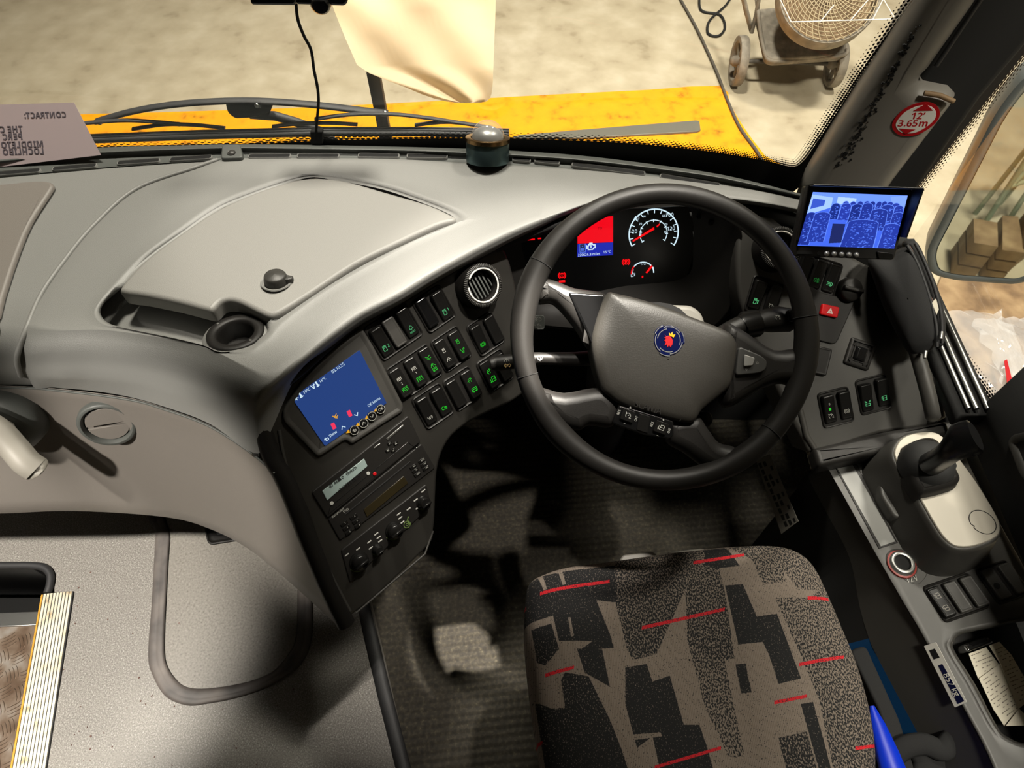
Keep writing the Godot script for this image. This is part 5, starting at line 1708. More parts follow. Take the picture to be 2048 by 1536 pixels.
	b.slab(gr, edge(0.0008, 0.0003, 0.0008), BT)
	obj("badge_beast", b, M.red, t)
	b = MB.new()
	gr = PackedVector2Array()
	for p in [[-0.08, 0.46], [-0.16, 0.72], [0.02, 0.6], [0.12, 0.85], [0.24, 0.6], [0.46, 0.7], [0.38, 0.36]]:
		gr.append(Vector2(p[0], p[1]) * 0.0155)
	b.slab(gr, edge(0.0008, 0.0003, 0.0009), BT)
	obj("badge_crown", b, M.gold, t)
	# button pods
	var PD := shifted(W, 0, 0, 0.008)
	b = MB.new()
	b.slab(round2(poly(PD, [1237, 811, 1262, 817, 1345, 842, 1346, 870, 1338, 877, 1290, 870, 1240, 853, 1224, 846]), 0.003), edge(0.012, 0.002, 0.006), PD)
	var pod := obj("button_pod", b, M.gloss, t)
	for k in 2:
		var T := seat_at(shifted(PD, 0, 0, 0.006), [1255, 1321][k], [831, 855][k], [1321, 1387][k], [855, 879][k])
		b = MB.new()
		b.slab(rect(0.019, 0.017, 0.002), edge(0.002, 0.001, 0.004), T)
		var key := obj("button", b, M.rocker, pod)
		sign_on(["gauge", "kneel"][k], shifted(T, 0, 0, 0.004), 0.009, M.mark, key)
		txt("RES", 0.0035, Transform3D(T.basis * Basis(Vector3(0, 0, 1), PI / 2), T * Vector3(-0.0135, 0, 0.0004)), M.mark, key)
		txt("OFF", 0.0035, Transform3D(T.basis * Basis(Vector3(0, 0, 1), PI / 2), T * Vector3(0.0135, 0, 0.0004)), M.mark, key)
		txt("+", 0.005, shifted(T, 0, 0.012, 0.0004), M.mark, key)
		txt("–", 0.005, shifted(T, 0, -0.012, 0.0004), M.mark, key)
	b = MB.new()
	b.slab(round2(poly(PD, [1277, 826, 1298, 833, 1293, 866, 1271, 859]), 0.001), edge(0.002, 0.0006, 0.0075), PD)
	obj("blank_cover", b, M.rocker, pod)
	b = MB.new()
	b.slab(round2(poly(PD, [1476, 693, 1520, 711, 1533, 722, 1530, 741, 1514, 747, 1469, 751]), 0.006), edge(0.012, 0.002, 0.004), PD)
	pod = obj("button_pod", b, M.pod, t)
	b = MB.new()
	var T2 := shifted(PD, 0, 0, 0.004)
	b.slab(round2(poly(T2, [1487, 709, 1508, 716, 1504, 731, 1486, 733]), 0.002), edge(0.002, 0.001, 0.004), T2)
	obj("button", b, M.silver, pod, "silver button")
	for p in [[1498, 702, 0.0], [1493, 740, PI], [1515, 726, -PI / 2]]:
		var T3 := seat_at(T2, p[0], p[1], p[0] + 60, p[1] + 12, 0.0002)
		sign_on("tri", Transform3D(T3.basis * Basis(Vector3(0, 0, 1), p[2]), T3.origin), 0.004, M.mark, pod)
	# column and cover behind the wheel
	t = thing("steering_column", W * Vector3(0, 0.0, -0.2), "dark steering column with pale upper cover behind the wheel hub", "steering column")
	b = MB.new()
	b.tube(PackedVector3Array([W * Vector3(0, 0, -0.03), W * Vector3(0, 0, -0.16), W * Vector3(0, -0.02, -0.4), Vector3(0.25, -0.05, -0.93)]), [0.055, 0.075, 0.06, 0.05], 20)
	obj("column_shaft", b, M.soft, t)
	b = MB.new()
	var CV := shifted(W, 0, 0, -0.075)
	b.slab(round2(poly(CV, [1270, 622, 1330, 608, 1384, 610, 1402, 622, 1413, 645, 1400, 690, 1290, 680]), 0.012), edge(0.06, 0.008, 0.0), CV)
	obj("column_cover", b, M.ivory_dark, t, "pale grey cover")
	b = MB.new()
	var TP := seat_at(shifted(W, 0, 0, -0.06), 1070, 645, 1130, 645)
	b.slab(rect(0.030, 0.022, 0.004), edge(0.004, 0.001, 0.001), TP)
	var tagp := obj("label_plate", b, M.strip, t)
	txt("SPEED", 0.0055, shifted(TP, 0, 0.0045, 0.0012), M.mark, tagp)
	txt("km/h", 0.0065, shifted(TP, 0, -0.0055, 0.0012), M.mark, tagp)
	b = MB.new()
	b.tube(PackedVector3Array([W * Vector3(0.0, -0.06, -0.08), W * Vector3(0.045, -0.105, -0.07)]), [0.008, 0.006], 10)
	b.lathe([[0.013, -0.004], [0.0135, 0.0], [0.012, 0.004], [0.009, 0.005], [0, 0.005]], seat_at(shifted(W, 0, 0, -0.07), 1409, 838, 1440, 838), 20)
	obj("adjuster", b, M.rocker, t)
	# stalks
	t = thing("indicator_stalk", W * Vector3(-0.14, 0, -0.06), "black stalk with arrow and wiper symbols left of the steering column", "control stalk")
	b = MB.new()
	var SF := shifted(W, 0, 0, -0.07)
	b.tube(PackedVector3Array([UF(1210, 715, SF), UF(1150, 718, SF), UF(1085, 717, SF), UF(1060, 719, SF), UF(990, 727, SF)]), [0.013, 0.011, 0.010, 0.0115, 0.0125], 12)
	b.tube(PackedVector3Array([UF(990, 727, SF), UF(982, 728, SF)]), [0.012, 0.009], 12)
	obj("lever", b, M.black, t)
	var K := shifted(SF, 0, 0, 0.0135)
	sign_on("wiper", seat_at(K, 1080, 716, 1140, 716), 0.011, M.mark, t)
	sign_on("arrows", seat_at(K, 1015, 731, 1075, 725), 0.011, M.gold_dim, t)
	sign_on("lamp", seat_at(K, 1013, 719, 1075, 713), 0.008, M.mark, t)
	t = thing("retarder_stalk", W * Vector3(0.16, 0, -0.06), "thick black stalk with twist collar and end button right of the steering column", "control stalk")
	SF = shifted(W, 0, 0, -0.05)
	b = MB.new()
	b.tube(PackedVector3Array([UF(1430, 675, SF), UF(1462, 660, SF), UF(1488, 650, SF)]), [0.012, 0.015, 0.017], 14)
	obj("lever", b, M.black, t)
	b = MB.new()
	b.tube(PackedVector3Array([UF(1484, 652, SF), UF(1486, 651, SF), UF(1516, 646, SF), UF(1519, 645, SF)]), [0.018, 0.0215, 0.0215, 0.018], 10)
	obj("twist_collar", b, M.rocker, t)
	b = MB.new()
	b.tube(PackedVector3Array([UF(1518, 645, SF), UF(1530, 642, SF), UF(1556, 638, SF), UF(1580, 640, SF), UF(1588, 641, SF)]), [0.015, 0.019, 0.0215, 0.0195, 0.015], 14, false, 0.9)
	obj("grip", b, M.black, t)
	K = shifted(SF, 0, 0, 0.0205)
	b = MB.new()
	b.slab(round2(poly(K, [1573, 622, 1586, 617, 1593, 622, 1592, 642, 1577, 644]), 0.003), edge(0.01, 0.002, 0.002), K)
	obj("end_button", b, M.rocker, t)
	sign_on("gauge", seat_at(K, 1556, 635, 1600, 633), 0.008, M.mark, t)

func _flat2(P: PackedVector2Array) -> Array:
	var out := []
	for p in P:
		out.append(p.x); out.append(p.y)
	return out

# ---------------------------------------------------------------- things on and around the dashboard
func paint_poly(im: Image, a: Array, col: Color) -> void:
	var P := PackedVector2Array()
	for k in range(0, a.size(), 2):
		P.append(Vector2(a[k], a[k + 1]))
	var lo := P[0]
	var hi := P[0]
	for p in P:
		lo = lo.min(p); hi = hi.max(p)
	for y in range(maxi(0, int(lo.y)), mini(im.get_height(), int(hi.y) + 1)):
		for x in range(maxi(0, int(lo.x)), mini(im.get_width(), int(hi.x) + 1)):
			if Geometry2D.is_point_in_polygon(Vector2(x + 0.5, y + 0.5), P):
				im.set_pixel(x, y, col)

func monitor_picture() -> ImageTexture:
	var im := Image.create(400, 224, false, Image.FORMAT_RGBA8)
	im.fill(Color(0.26, 0.40, 0.90))
	var rng := RandomNumberGenerator.new()
	rng.seed = 11
	paint_poly(im, [0, 0, 400, 0, 400, 40, 0, 60], Color(0.42, 0.58, 1.0))
	paint_poly(im, [0, 10, 90, 20, 90, 62, 0, 96], Color(0.62, 0.76, 1.0))
	paint_poly(im, [8, 26, 60, 32, 60, 54, 8, 70], Color(0.22, 0.34, 0.78))
	paint_poly(im, [110, 16, 190, 20, 190, 44, 110, 46], Color(0.68, 0.8, 1.0))
	paint_poly(im, [330, 8, 400, 0, 400, 60, 350, 52], Color(0.5, 0.64, 1.0))
	# seats from far to near: x, top, half width, bottom
	for s in [[150, 34, 12, 70], [180, 34, 12, 70], [210, 32, 12, 68], [238, 30, 12, 66], [262, 30, 12, 62], [290, 30, 11, 60], [312, 28, 11, 58], [336, 30, 14, 76], [362, 34, 16, 90], [378, 44, 18, 110], [110, 44, 18, 110], [154, 42, 20, 112], [202, 44, 24, 124], [244, 38, 22, 118], [330, 42, 26, 118], [382, 72, 24, 150], [20, 84, 22, 220], [300, 60, 34, 150], [66, 82, 32, 206], [368, 120, 34, 224], [244, 108, 62, 224]]:
		var col := Color(0.10, 0.17, 0.50).lerp(Color(0.16, 0.24, 0.66), rng.randf())
		var P := []
		var Q := []
		for k in 13:
			var w := PI * k / 12.0
			P.append_array([s[0] + cos(w) * s[2], s[1] + 14 - sin(w) * 14.0])
			Q.append_array([s[0] + cos(w) * (s[2] + 2), s[1] + 13 - sin(w) * 15.0])
		P.append_array([s[0] - s[2] * 1.08, s[3], s[0] + s[2] * 1.08, s[3]])
		Q.append_array([s[0] - s[2] * 1.12 - 2, s[3], s[0] + s[2] * 1.12 + 2, s[3]])
		paint_poly(im, Q, Color(0.40, 0.55, 1.0))
		paint_poly(im, P, col)
		for k in int(s[2] * (s[3] - s[1]) / 60.0):
			var x: float = s[0] + rng.randf_range(-0.8, 0.8) * s[2]
			var y: float = rng.randf_range(s[1] + 10, s[3])
			var w := rng.randf_range(2, 9)
			paint_poly(im, [x, y, x + w, y - 1, x + w, y + 2, x, y + 3], Color(0.32, 0.46, 0.92))
	paint_poly(im, [118, 128, 170, 128, 176, 206, 126, 210], Color(0.12, 0.16, 0.38))
	return ImageTexture.create_from_image(im)

func build_monitor() -> void:
	var F := frame(U(1710, 450, 0.86), Vector3(-0.10, 0.66, 0.75), Vector3(1, 0, 0.0))
	var t := thing("monitor", F.origin, "small black monitor with sun hood showing a blue view of coach seats", "monitor")
	var out := round2(poly(F, [1613, 371, 1826, 378, 1788, 520, 1584, 512]), 0.005, 3)
	var b := MB.new()
	b.slab(out, [[0.006, -0.028], [0, -0.022], [0, -0.001], [0.0012, 0.0]], F, true)
	var body := obj("casing", b, M.black, t)
	b = MB.new()
	var sc := poly(F, [1626, 384, 1815, 391, 1788, 497, 1595, 491])
	b.slab(sc, [[0, 0.0], [0, 0.0008]], F)
	# the picture's corners are the corners of the screen
	for k in b.v.size():
		var l := F.affine_inverse() * b.v[k]
		var p := Vector2(l.x, l.y)
		var best := 0
		for j in 4:
			if p.distance_to(sc[j]) < p.distance_to(sc[best]):
				best = j
		b.t[k] = [Vector2(0, 0), Vector2(1, 0), Vector2(1, 1), Vector2(0, 1)][best]
	var m := StandardMaterial3D.new()
	m.albedo_color = Color(0.02, 0.02, 0.02)
	m.roughness = 0.2
	m.emission_enabled = true
	m.emission_texture = monitor_picture()
	m.emission = Color.WHITE
	m.emission_operator = BaseMaterial3D.EMISSION_OP_MULTIPLY
	m.emission_energy_multiplier = 1.2
	obj("screen", b, m, t)
	var z := F.basis.z
	var a := [UF(1613, 371, F), UF(1826, 378, F), UF(1800, 474, F), UF(1594, 480, F)]
	var plates := [[a[0], a[1], 0.034, 0.034], [a[1], a[2], 0.034, 0.022], [a[0], a[3], 0.012, 0.006]]
	for p in plates:
		var n: Vector3 = (p[1] - p[0]).cross(z).normalized() * 0.0012
		b = MB.new()
		b.grid([PackedVector3Array([p[0] + n, p[1] + n]), PackedVector3Array([p[0] + n + z * p[2], p[1] + n + z * p[3]]), PackedVector3Array([p[0] - n + z * p[2], p[1] - n + z * p[3]]), PackedVector3Array([p[0] - n, p[1] - n])], false, n)
		obj("sun_hood", b, M.black, t)
	for k in 5:
		b = MB.new()
		var K := seat_at(F, 1653 + k * 14.8, 507.5 + k * 0.6, 1720, 511)
		b.lathe([[0.0042, 0], [0.004, 0.002], [0.0028, 0.004], [0, 0.0045]], K, 14)
		obj("button", b, M.silver, t)
	b = MB.new()
	b.slab(rect(0.024, 0.005, 0.002), [[0, 0], [0, 0.0006]], seat_at(F, 1609, 505, 1640, 506))
	b.slab(disc(0.003, 12), [[0, 0], [0, 0.0006]], seat_at(F, 1638, 507, 1660, 508))
	obj("slot", b, M.void, t)
	b = MB.new()
	b.slab(round2(poly(F, [1752, 502, 1784, 506, 1786, 518, 1756, 518]), 0.003), edge(0.01, 0.001, 0.003), F)
	obj("bracket_cap", b, M.rocker, t)
	b = MB.new()
	b.tube(PackedVector3Array([F * Vector3(0.0, 0.0, -0.02), F * Vector3(0.0, -0.01, -0.06), U(1700, 470, 0.68)]), [0.016, 0.014, 0.016], 10)
	obj("stand", b, M.black, t)

func build_on_dash() -> void:
	var b: MB
	# beacon
	var F := frame(U(975, 322, 0.784), Vector3(0.03, 0.92, -0.39), Vector3.RIGHT)
	var t := thing("beacon", F.origin, "short teal metal cylinder with brass ring and clear glass dome on the dashboard", "beacon")
	b = MB.new()
	b.lathe([[0.0395, 0], [0.0395, 0.034], [0.0385, 0.035], [0.0, 0.035]], F, 48)
	obj("base", b, M.teal, t)
	b = MB.new()
	b.lathe([[0.0385, 0.035], [0.0405, 0.0355], [0.0405, 0.042], [0.0395, 0.0425], [0.031, 0.0425], [0.030, 0.040]], F, 48)
	obj("ring", b, M.brass, t)
	b = MB.new()
	var prof := []
	for k in 11:
		var w := PI * 0.5 * k / 10
		prof.append([maxf(0.030 * cos(w), 0.0001), 0.0425 + 0.030 * sin(w)])
	b.lathe(prof, F, 40)
	obj("dome", b, M.dome, t, "clear glass dome")
	b = MB.new()
	b.lathe([[0.0285, 0.041], [0.027, 0.048], [0.022, 0.055], [0.012, 0.060], [0.0, 0.0615]], F, 32)
	obj("reflector", b, M.silver, t)
	# contract sheet leaning against the windscreen
	var p0 := UG(148, 205, 0.01)
	var p1 := U(200, 308, 0.793)
	var p2 := UG(-150, 214, 0.01)
	var nn := (p2 - p0).cross(p1 - p0).normalized()
	if nn.z < 0: nn = -nn
	var S := frame(p0, nn, p0 - p2)
	t = thing("contract_sheet", p1, "mauve paper notice with mirrored contract lettering leaning against the windscreen", "paper sheet")
	b = MB.new()
	var sp := poly(S, [-150, 214, 148, 205, 202, 310, -95, 345])
	b.slab(sp, [[0, -0.0006], [0, 0.0]], S, true)
	obj("sheet", b, M.sheet, t)
	for s in [["CONTRACT:", 133, 229, 0.0105], ["THE C", 46, 258, 0.0115], ["PERC", 46, 273, 0.0115], ["MIDDLETO", 88, 288, 0.0115], ["LOCHLIBO", 89, 302, 0.0115]]:
		var at := UF(s[1], s[2], S) + nn * 0.0006
		var o := txt(s[0], s[3], frame(at, -nn, UF(s[1] - 100, s[2] + 2.5, S) - UF(s[1], s[2], S)), M.print, t, "lettering", true)
		o.mesh.horizontal_alignment = HORIZONTAL_ALIGNMENT_LEFT
	# dash camera and its cable
	var D := frame(UG(600, 0, 0.03), Vector3(0, 0.12, 0.99), Vector3.RIGHT)
	t = thing("dash_camera", D.origin, "slim black dash camera hanging at the top of the windscreen", "camera")
	b = MB.new()
	b.slab(round2(poly(D, [500, -70, 592, -70, 592, 12, 505, 11, 500, 6]), 0.006), edge(0.03, 0.004, 0.0), D)
	b.slab(round2(poly(D, [590, -60, 694, -60, 694, 8, 688, 15, 590, 12]), 0.006), edge(0.03, 0.004, -0.004), D)
	obj("housing", b, M.gloss, t)
	b = MB.new()
	b.lathe([[0.016, -0.01], [0.016, 0.004], [0.013, 0.008], [0.009, 0.006], [0, 0.006]], seat_at(D, 641, 6, 660, 6), 24)
	obj("lens_ring", b, M.gloss, t)
	b = MB.new()
	var cp := PackedVector3Array()
	for q in [[592, 8], [596, 40], [608, 72], [622, 100], [628, 140], [635, 175], [637, 205], [634, 240], [632, 268], [632, 284]]:
		cp.append(UG(q[0], q[1], 0.012))
	b.tube(smooth3(cp, 6), 0.0026, 6)
	single("camera_cable", b, M.void, "thin black cable hanging from the dash camera down to the dashboard", "cable")
	b = MB.new()
	var CT := frame(UG(632, 276, 0.012), Vector3(0, 0.1, 1), Vector3.RIGHT)
	b.slab(round2(poly(CT, [620, 262, 645, 262, 645, 290, 622, 290]), 0.004), edge(0.012, 0.003, 0.002), CT)
	single("cable_clip", b, M.void, "small black clip holding the camera cable at the foot of the windscreen", "clip")
	# hanging cream sheet
	var rows := []
	for q in [[-70, 640, 993], [-20, 655, 992], [20, 668, 991], [75, 690, 989], [130, 714, 987], [146, 738, 986], [160, 772, 986], [175, 812, 985], [188, 842, 983], [197, 868, 980], [203, 893, 973], [206, 915, 958]]:
		var row := PackedVector3Array()
		for k in 25:
			var w := k / 24.0
			var wave := 0.008 * sin(w * 5.0 + q[0] * 0.02) + 0.004 * sin(w * 13.0 - q[0] * 0.035)
			row.append(UZ(lerpf(q[1], q[2], w), q[0], -2.05 + (q[0] + 70.0) * 0.0011 + wave * 2.0))
		rows.append(row)
	b = MB.new()
	b.grid(rows, false, Vector3(0, 0, 1))
	single("hanging_sheet", b, M.cream, "crumpled cream plastic sheet hanging on the steel post in front of the windscreen", "plastic sheet")
	# wiper outside
	t = thing("windscreen_wiper", UG(600, 265, -0.03), "long black windscreen wiper with curved bows parked along the foot of the glass", "wiper")
	var run := func(a: Array, off: float) -> PackedVector3Array:
		var P := PackedVector3Array()
		for k in range(0, a.size(), 2):
			P.append(UG(a[k], a[k + 1], off))
		return P
	b = MB.new()
	for o in [0.0, 5.0, 11.0]:
		b.tube(run.call([-60, 280 + o, 185, 270 + o, 400, 262 + o, 640, 256 + o, 850, 256 + o, 1018, 259 + o], -0.022 + o * 0.0006), [0.0022, 0.0040, 0.0058][int(o / 5)], 6)
	obj("blade", b, M.rubber, t)
	b = MB.new()
	var bow := smooth3(run.call([192, 243, 260, 224, 340, 210, 430, 203, 515, 202, 610, 208, 700, 218, 776, 227], -0.045), 4)
	b.tube(bow, 0.0095, 8, false, 0.45)
	obj("main_bow", b, M.rubber, t)
	for q in [[150, 248, 240, 241, 300, 243, 366, 249], [630, 238, 700, 229, 780, 228, 850, 235, 915, 245], [265, 258, 330, 249, 390, 250, 450, 256], [545, 253, 600, 247, 660, 246, 715, 249], [830, 250, 900, 244, 985, 256]]:
		b = MB.new()
		b.tube(smooth3(run.call(q, -0.032), 4), 0.0058, 6, false, 0.5)
		obj("yoke", b, M.rubber, t)
	b = MB.new()
	var BR := frame(UG(495, 218, -0.04), Vector3(0, 0.1, 1), Vector3.RIGHT)
	b.slab(round2(poly(BR, [450, 206, 520, 203, 545, 208, 540, 226, 505, 236, 470, 238, 455, 226]), 0.006), edge(0.015, 0.003), BR)
	obj("bracket", b, M.rubber, t)
	b = MB.new()
	b.tube(run.call([500, 228, 550, 232, 592, 244, 640, 262, 690, 300], -0.05), 0.009, 8)
	obj("arm", b, M.rubber, t)
	b = MB.new()
	for q in [[199, 245], [514, 211], [770, 226], [358, 248]]:
		b.lathe([[0.005, 0], [0.004, 0.003], [0, 0.004]], frame(UG(q[0], q[1], -0.036), Vector3(0, 0.1, 1), Vector3.RIGHT), 10)
	obj("rivets", b, M.steel, t)
	# grab handle
	t = thing("grab_bar", U(0, 870, 0.6), "pale grey curved grab handle on a dark mount below the dashboard", "handle")
	b = MB.new()
	b.tube(smooth3(trip([-120, 830, 0.70, -60, 836, 0.68, -10, 858, 0.655, 25, 893, 0.63, 52, 924, 0.612, 72, 938, 0.60]), 5), 0.0215, 16)
	b.tube(trip([71, 937, 0.6005, 76, 941, 0.598, 80, 944, 0.596, 83, 946, 0.5945]), [0.0213, 0.0195, 0.015, 0.006], 16)
	obj("grip", b, M.ivory, t)
	b = MB.new()
	b.lathe([[0.062, -0.05], [0.058, 0.0], [0.05, 0.014], [0.036, 0.02], [0, 0.022]], frame(U(8, 848, 0.615), Vector3(0.2, 0.42, 0.88), Vector3.RIGHT), 32)
	obj("mount", b, M.strip, t)
	b = MB.new()
	b.tube(trip([8, 848, 0.62, 14, 868, 0.645]), 0.014, 10)
	obj("pin", b, M.ivory, t)
	# grab rail by the side panel
	b = MB.new()
	b.tube(smooth3(trip([1800, 590, 0.69, 1820, 660, 0.665, 1838, 720, 0.64, 1856, 786, 0.61, 1864, 822, 0.59, 1866, 832, 0.58]), 5), 0.0125, 14)
	single("grab_rail", b, M.grey_black, "dark grey tubular grab rail along the outer edge of the side panel", "rail")

func build_bag() -> void:
	var F := frame(U(1830, 600, 0.72), Vector3(-0.42, 0.62, 0.66), Vector3(1, 0, 0.2))
	var t := thing("shoulder_bag", F.origin, "black zipped fabric bag standing between the monitor and the quarter window", "bag")
	var body := smooth2(poly(F, [1738, 520, 1778, 514, 1800, 500, 1822, 492, 1840, 520, 1860, 575, 1874, 630, 1876, 690, 1850, 714, 1822, 712, 1800, 680, 1772, 625, 1752, 570]), 4)
	var b := MB.new()
	b.dome(body, [[0.8, -0.08], [0.95, -0.07], [1.0, -0.045], [1.0, -0.025], [0.97, -0.010], [0.90, 0.0], [0.75, 0.008], [0.5, 0.013], [0.25, 0.015], [0.02, 0.015]], F)
	obj("body", b, M.cloth, t)
	b = MB.new()
	var F2 := shifted(F, 0, 0, -0.012)
	b.slab(smooth2(poly(F2, [1808, 490, 1824, 480, 1838, 488, 1852, 516, 1871, 560, 1884, 597, 1893, 640, 1891, 684, 1876, 700, 1868, 660, 1850, 590, 1828, 530]), 4), [[0.008, -0.06], [0, -0.045], [0, -0.012], [0.004, -0.003], [0.01, 0.0]], F2, true)
	obj("front_pocket", b, M.cloth, t)
	b = MB.new()
	for q in [[1814, 490, 1836, 530, 1858, 592, 1872, 650, 1874, 694], [1830, 486, 1848, 522, 1868, 574, 1882, 630, 1884, 686]]:
		var P := PackedVector3Array()
		for k in range(0, q.size(), 2):
			P.append(UF(q[k], q[k + 1], shifted(F, 0, 0, 0.002)))
		b.tube(smooth3(P, 5), 0.0028, 6)
	obj("zip", b, M.rubber, t)
	b = MB.new()
	var F3 := shifted(F, 0, 0, -0.002)
	b.slab(smooth2(poly(F3, [1818, 494, 1824, 498, 1846, 548, 1862, 592, 1872, 612, 1868, 618, 1862, 606, 1846, 572, 1828, 524]), 3), edge(0.02, 0.001, 0.003), F3)
	obj("papers", b, M.brown_paper, t, "brown papers in the open zip")
	b = MB.new()
	b.slab(round2(poly(F3, [1862, 606, 1872, 596, 1880, 612, 1872, 630]), 0.002), edge(0.01, 0.001, 0.006), F3)
	obj("receipt_end", b, M.paper, t)
	b = MB.new()
	for q in [[1884, 664], [1852, 702]]:
		var c := UF(q[0], q[1], shifted(F, 0, 0, 0.004))
		b.tube(PackedVector3Array([c, c + Vector3(-0.004, -0.004, 0.012)]), 0.003, 6)
	obj("zip_pull", b, M.steel, t)

# ---------------------------------------------------------------- console beside the seat
func build_console() -> void:
	var H := 0.48
	var t := thing("side_console", U(1850, 1150, 0.0), "long grey moulded console with selector, socket and tray beside the driver's seat", "console")
	var pairs := [[1908, 1300, 1862, 1300], [1910, 1282, 1838, 1256], [1914, 1275, 1800, 1192], [1920, 1270, 1742, 1090], [1928, 1267, 1692, 1000], [1940, 1264, 1652, 926], [1950, 1262, 1664, 912], [1960, 1260, 1705, 900], [1985, 1256, 1885, 850], [2010, 1250, 1906, 866], [2040, 1244, 1960, 975], [2080, 1240, 2034, 1110], [2150, 1245, 2120, 1250], [2180, 1350, 2230, 1400], [2150, 1460, 2230, 1560], [2060, 1486, 2140, 1640], [2012, 1472, 2034, 1620], [1990, 1445, 1966, 1486], [1950, 1368, 1908, 1380]]
	var rows := []
	for k in 7:
		rows.append(PackedVector3Array())
	for p in pairs:
		var a := Vector2(p[0], p[1])
		var o := Vector2(p[2], p[3])
		var d := (o - a).normalized()
		rows[0].append(U(a.x, a.y, 0.425))
		rows[1].append(U(a.x, a.y, 0.474))
		rows[2].append(U(a.x + d.x * 6, a.y + d.y * 6, 0.4845))
		rows[3].append(U(a.x + d.x * 13, a.y + d.y * 13, H))
		rows[4].append(U(o.x, o.y, H))
		var q := U(o.x + d.x * 5, o.y + d.y * 5, 0.472)
		rows[5].append(q)
		rows[6].append(Vector3(q.x + d.x * 0.004 - 0.042 * smoothstep(-0.45, -0.28, q.z) * (1.0 if q.x < 0.75 else 0.0), 0.40, q.z))
	var b := MB.new()
	ringed(b, rows, 5, {4: 3, 5: 1, 6: 1})
	obj("top_panel", b, M.console, t)
	b = MB.new()
	var low := PackedVector3Array()
	for p in rows[6]:
		low.append(Vector3(p.x - 0.25 * smoothstep(-0.45, -0.28, p.z), -0.06, p.z))
	b.grid([smooth3(rows[6].slice(1, 8), 5), smooth3(low.slice(1, 8), 5)], false, Vector3(-1, 0, 0))
	obj("side_panel", b, M.soft, t)
	b = MB.new()
	var up2 := PackedVector3Array([rows[6][16], rows[6][17], rows[6][18], rows[6][0], rows[6][1]])
	var low2 := PackedVector3Array([low[16], low[17], low[18], low[0], low[1]])
	b.grid([smooth3(up2, 5), smooth3(low2, 5)], false, Vector3(-1, 0, 0))
	obj("side_panel", b, M.blue_cast, t, "side panel with a dark blue cast of light put into its colour")
	b = MB.new()
	var TF := flat(0.428)
	b.slab(poly(TF, [1895, 1310, 1900, 1270, 2100, 1225, 2200, 1300, 2180, 1480, 2060, 1505, 1995, 1480]), [[0, -0.004], [0, 0]], TF)
	obj("tray_floor", b, M.black, t)
	# label strip
	var CF := flat(H)
	b = MB.new()
	b.slab(poly(CF, [1664, 924, 1706, 912, 1796, 1086, 1757, 1098]), [[0, 0], [0.0006, 0.0012], [0.002, 0.0012], [0.0022, 0.0004]], CF)
	obj("label_frame", b, M.black, t)
	b = MB.new()
	b.slab(poly(CF, [1669, 927, 1698, 918, 1790, 1083, 1761, 1093]), [[0, 0], [0, 0.0009]], CF)
	obj("label_strip", b, M.console_light, t)
	# socket
	var K := Transform3D(CF.basis, U(1803, 1127, H))
	b = MB.new()
	b.lathe([[0.026, 0.0], [0.025, 0.002], [0.021, 0.003], [0.0195, 0.006], [0.0165, 0.0075], [0.0135, 0.006], [0.0125, -0.01], [0.012, -0.04], [0, -0.04]], K, 36)
	var so := obj("power_socket", b, M.steel, t, "steel socket rim")
	b = MB.new()
	b.lathe([[0.024, 0.001], [0.0235, 0.0035], [0.021, 0.0042], [0.0205, 0.003]], shifted(K, -0.0015, -0.002), 36)
	obj("socket_collar", b, M.rust_red, so, "red collar")
	b = MB.new()
	b.lathe([[0.0132, 0.0012], [0, 0.0014]], K, 20)  # flat black disc on top, darkness of the hole is its colour
	obj("socket_dark_disc", b, M.void, so)
	b = MB.new()
	b.slab(round2(poly(CF, [1778, 1096, 1830, 1108, 1858, 1150, 1838, 1172, 1808, 1162]), 0.01), [[0, -0.001], [0.0005, 0.0008], [0.0015, 0.0008], [0.002, 0.0001]], CF)
	obj("socket_surround", b, M.console, t)
	txt("12V", 0.010, seat_at(CF, 1822, 1158, 1890, 1142, 0.0012), M.mark, so)
	# switches
	var q := Vector2(66, -23)
	bezel(CF, 1912, 1194, q, 0.090, 0.062, t, M.black)
	bezel(CF, 2004, 1164, q, 0.064, 0.062, t, M.black)
	rocker(CF, 1879, 1206, q, t, [["cab", 0.2, M.ivory, 0.010], ["cab", -0.22, M.ivory, 0.010]], -4, 0.023, 0.050)
	for p in [[1912, 1195], [1945, 1184], [1988, 1169], [2022, 1158]]:
		rocker(CF, p[0], p[1], q, t, [], 0, 0.024, 0.050, M.grey_black, "blank_cover")
	b = MB.new()
	b.lathe([[0.0052, 0.0005], [0.005, 0.0013], [0, 0.0014]], seat_at(CF, 1988, 1175, 2040, 1160, 0.008), 16)
	obj("hole", b, M.void, t)
	# selector
	t = thing("gear_selector", U(1890, 980, H), "black gear lever on a raised metallic plate on the side console", "gear selector")
	var plate := [1786, 910, 1792, 888, 1806, 874, 1830, 866, 1862, 864, 1884, 874, 1904, 900, 1950, 962, 1988, 1024, 2000, 1054, 1992, 1076, 1950, 1094, 1915, 1096, 1892, 1084, 1870, 1056, 1832, 990, 1800, 940]
	var PF := flat(0.555)
	b = MB.new()
	var pp := smooth2(poly(PF, plate), 3)
	b.slab(pp, [[-0.022, -0.08], [-0.012, -0.04], [-0.005, -0.012], [-0.003, -0.003], [0.0, 0.0]], PF)
	obj("housing", b, M.grey_black, t)
	b = MB.new()
	b.slab(pp, [[0.0012, -0.001], [0.0012, 0.002], [0.003, 0.0035]], PF)
	obj("plate", b, M.plate, t, "brushed metallic plate")
	b = MB.new()
	var PT := flat(0.5586)
	b.strokes([arc(0.0205, -150, 190, 30), [-0.0202, -0.0036, -0.016, -0.007, -0.0178, -0.0103]], 0.0012, Transform3D(PT.basis, U(1965, 1044, 0.5586)))
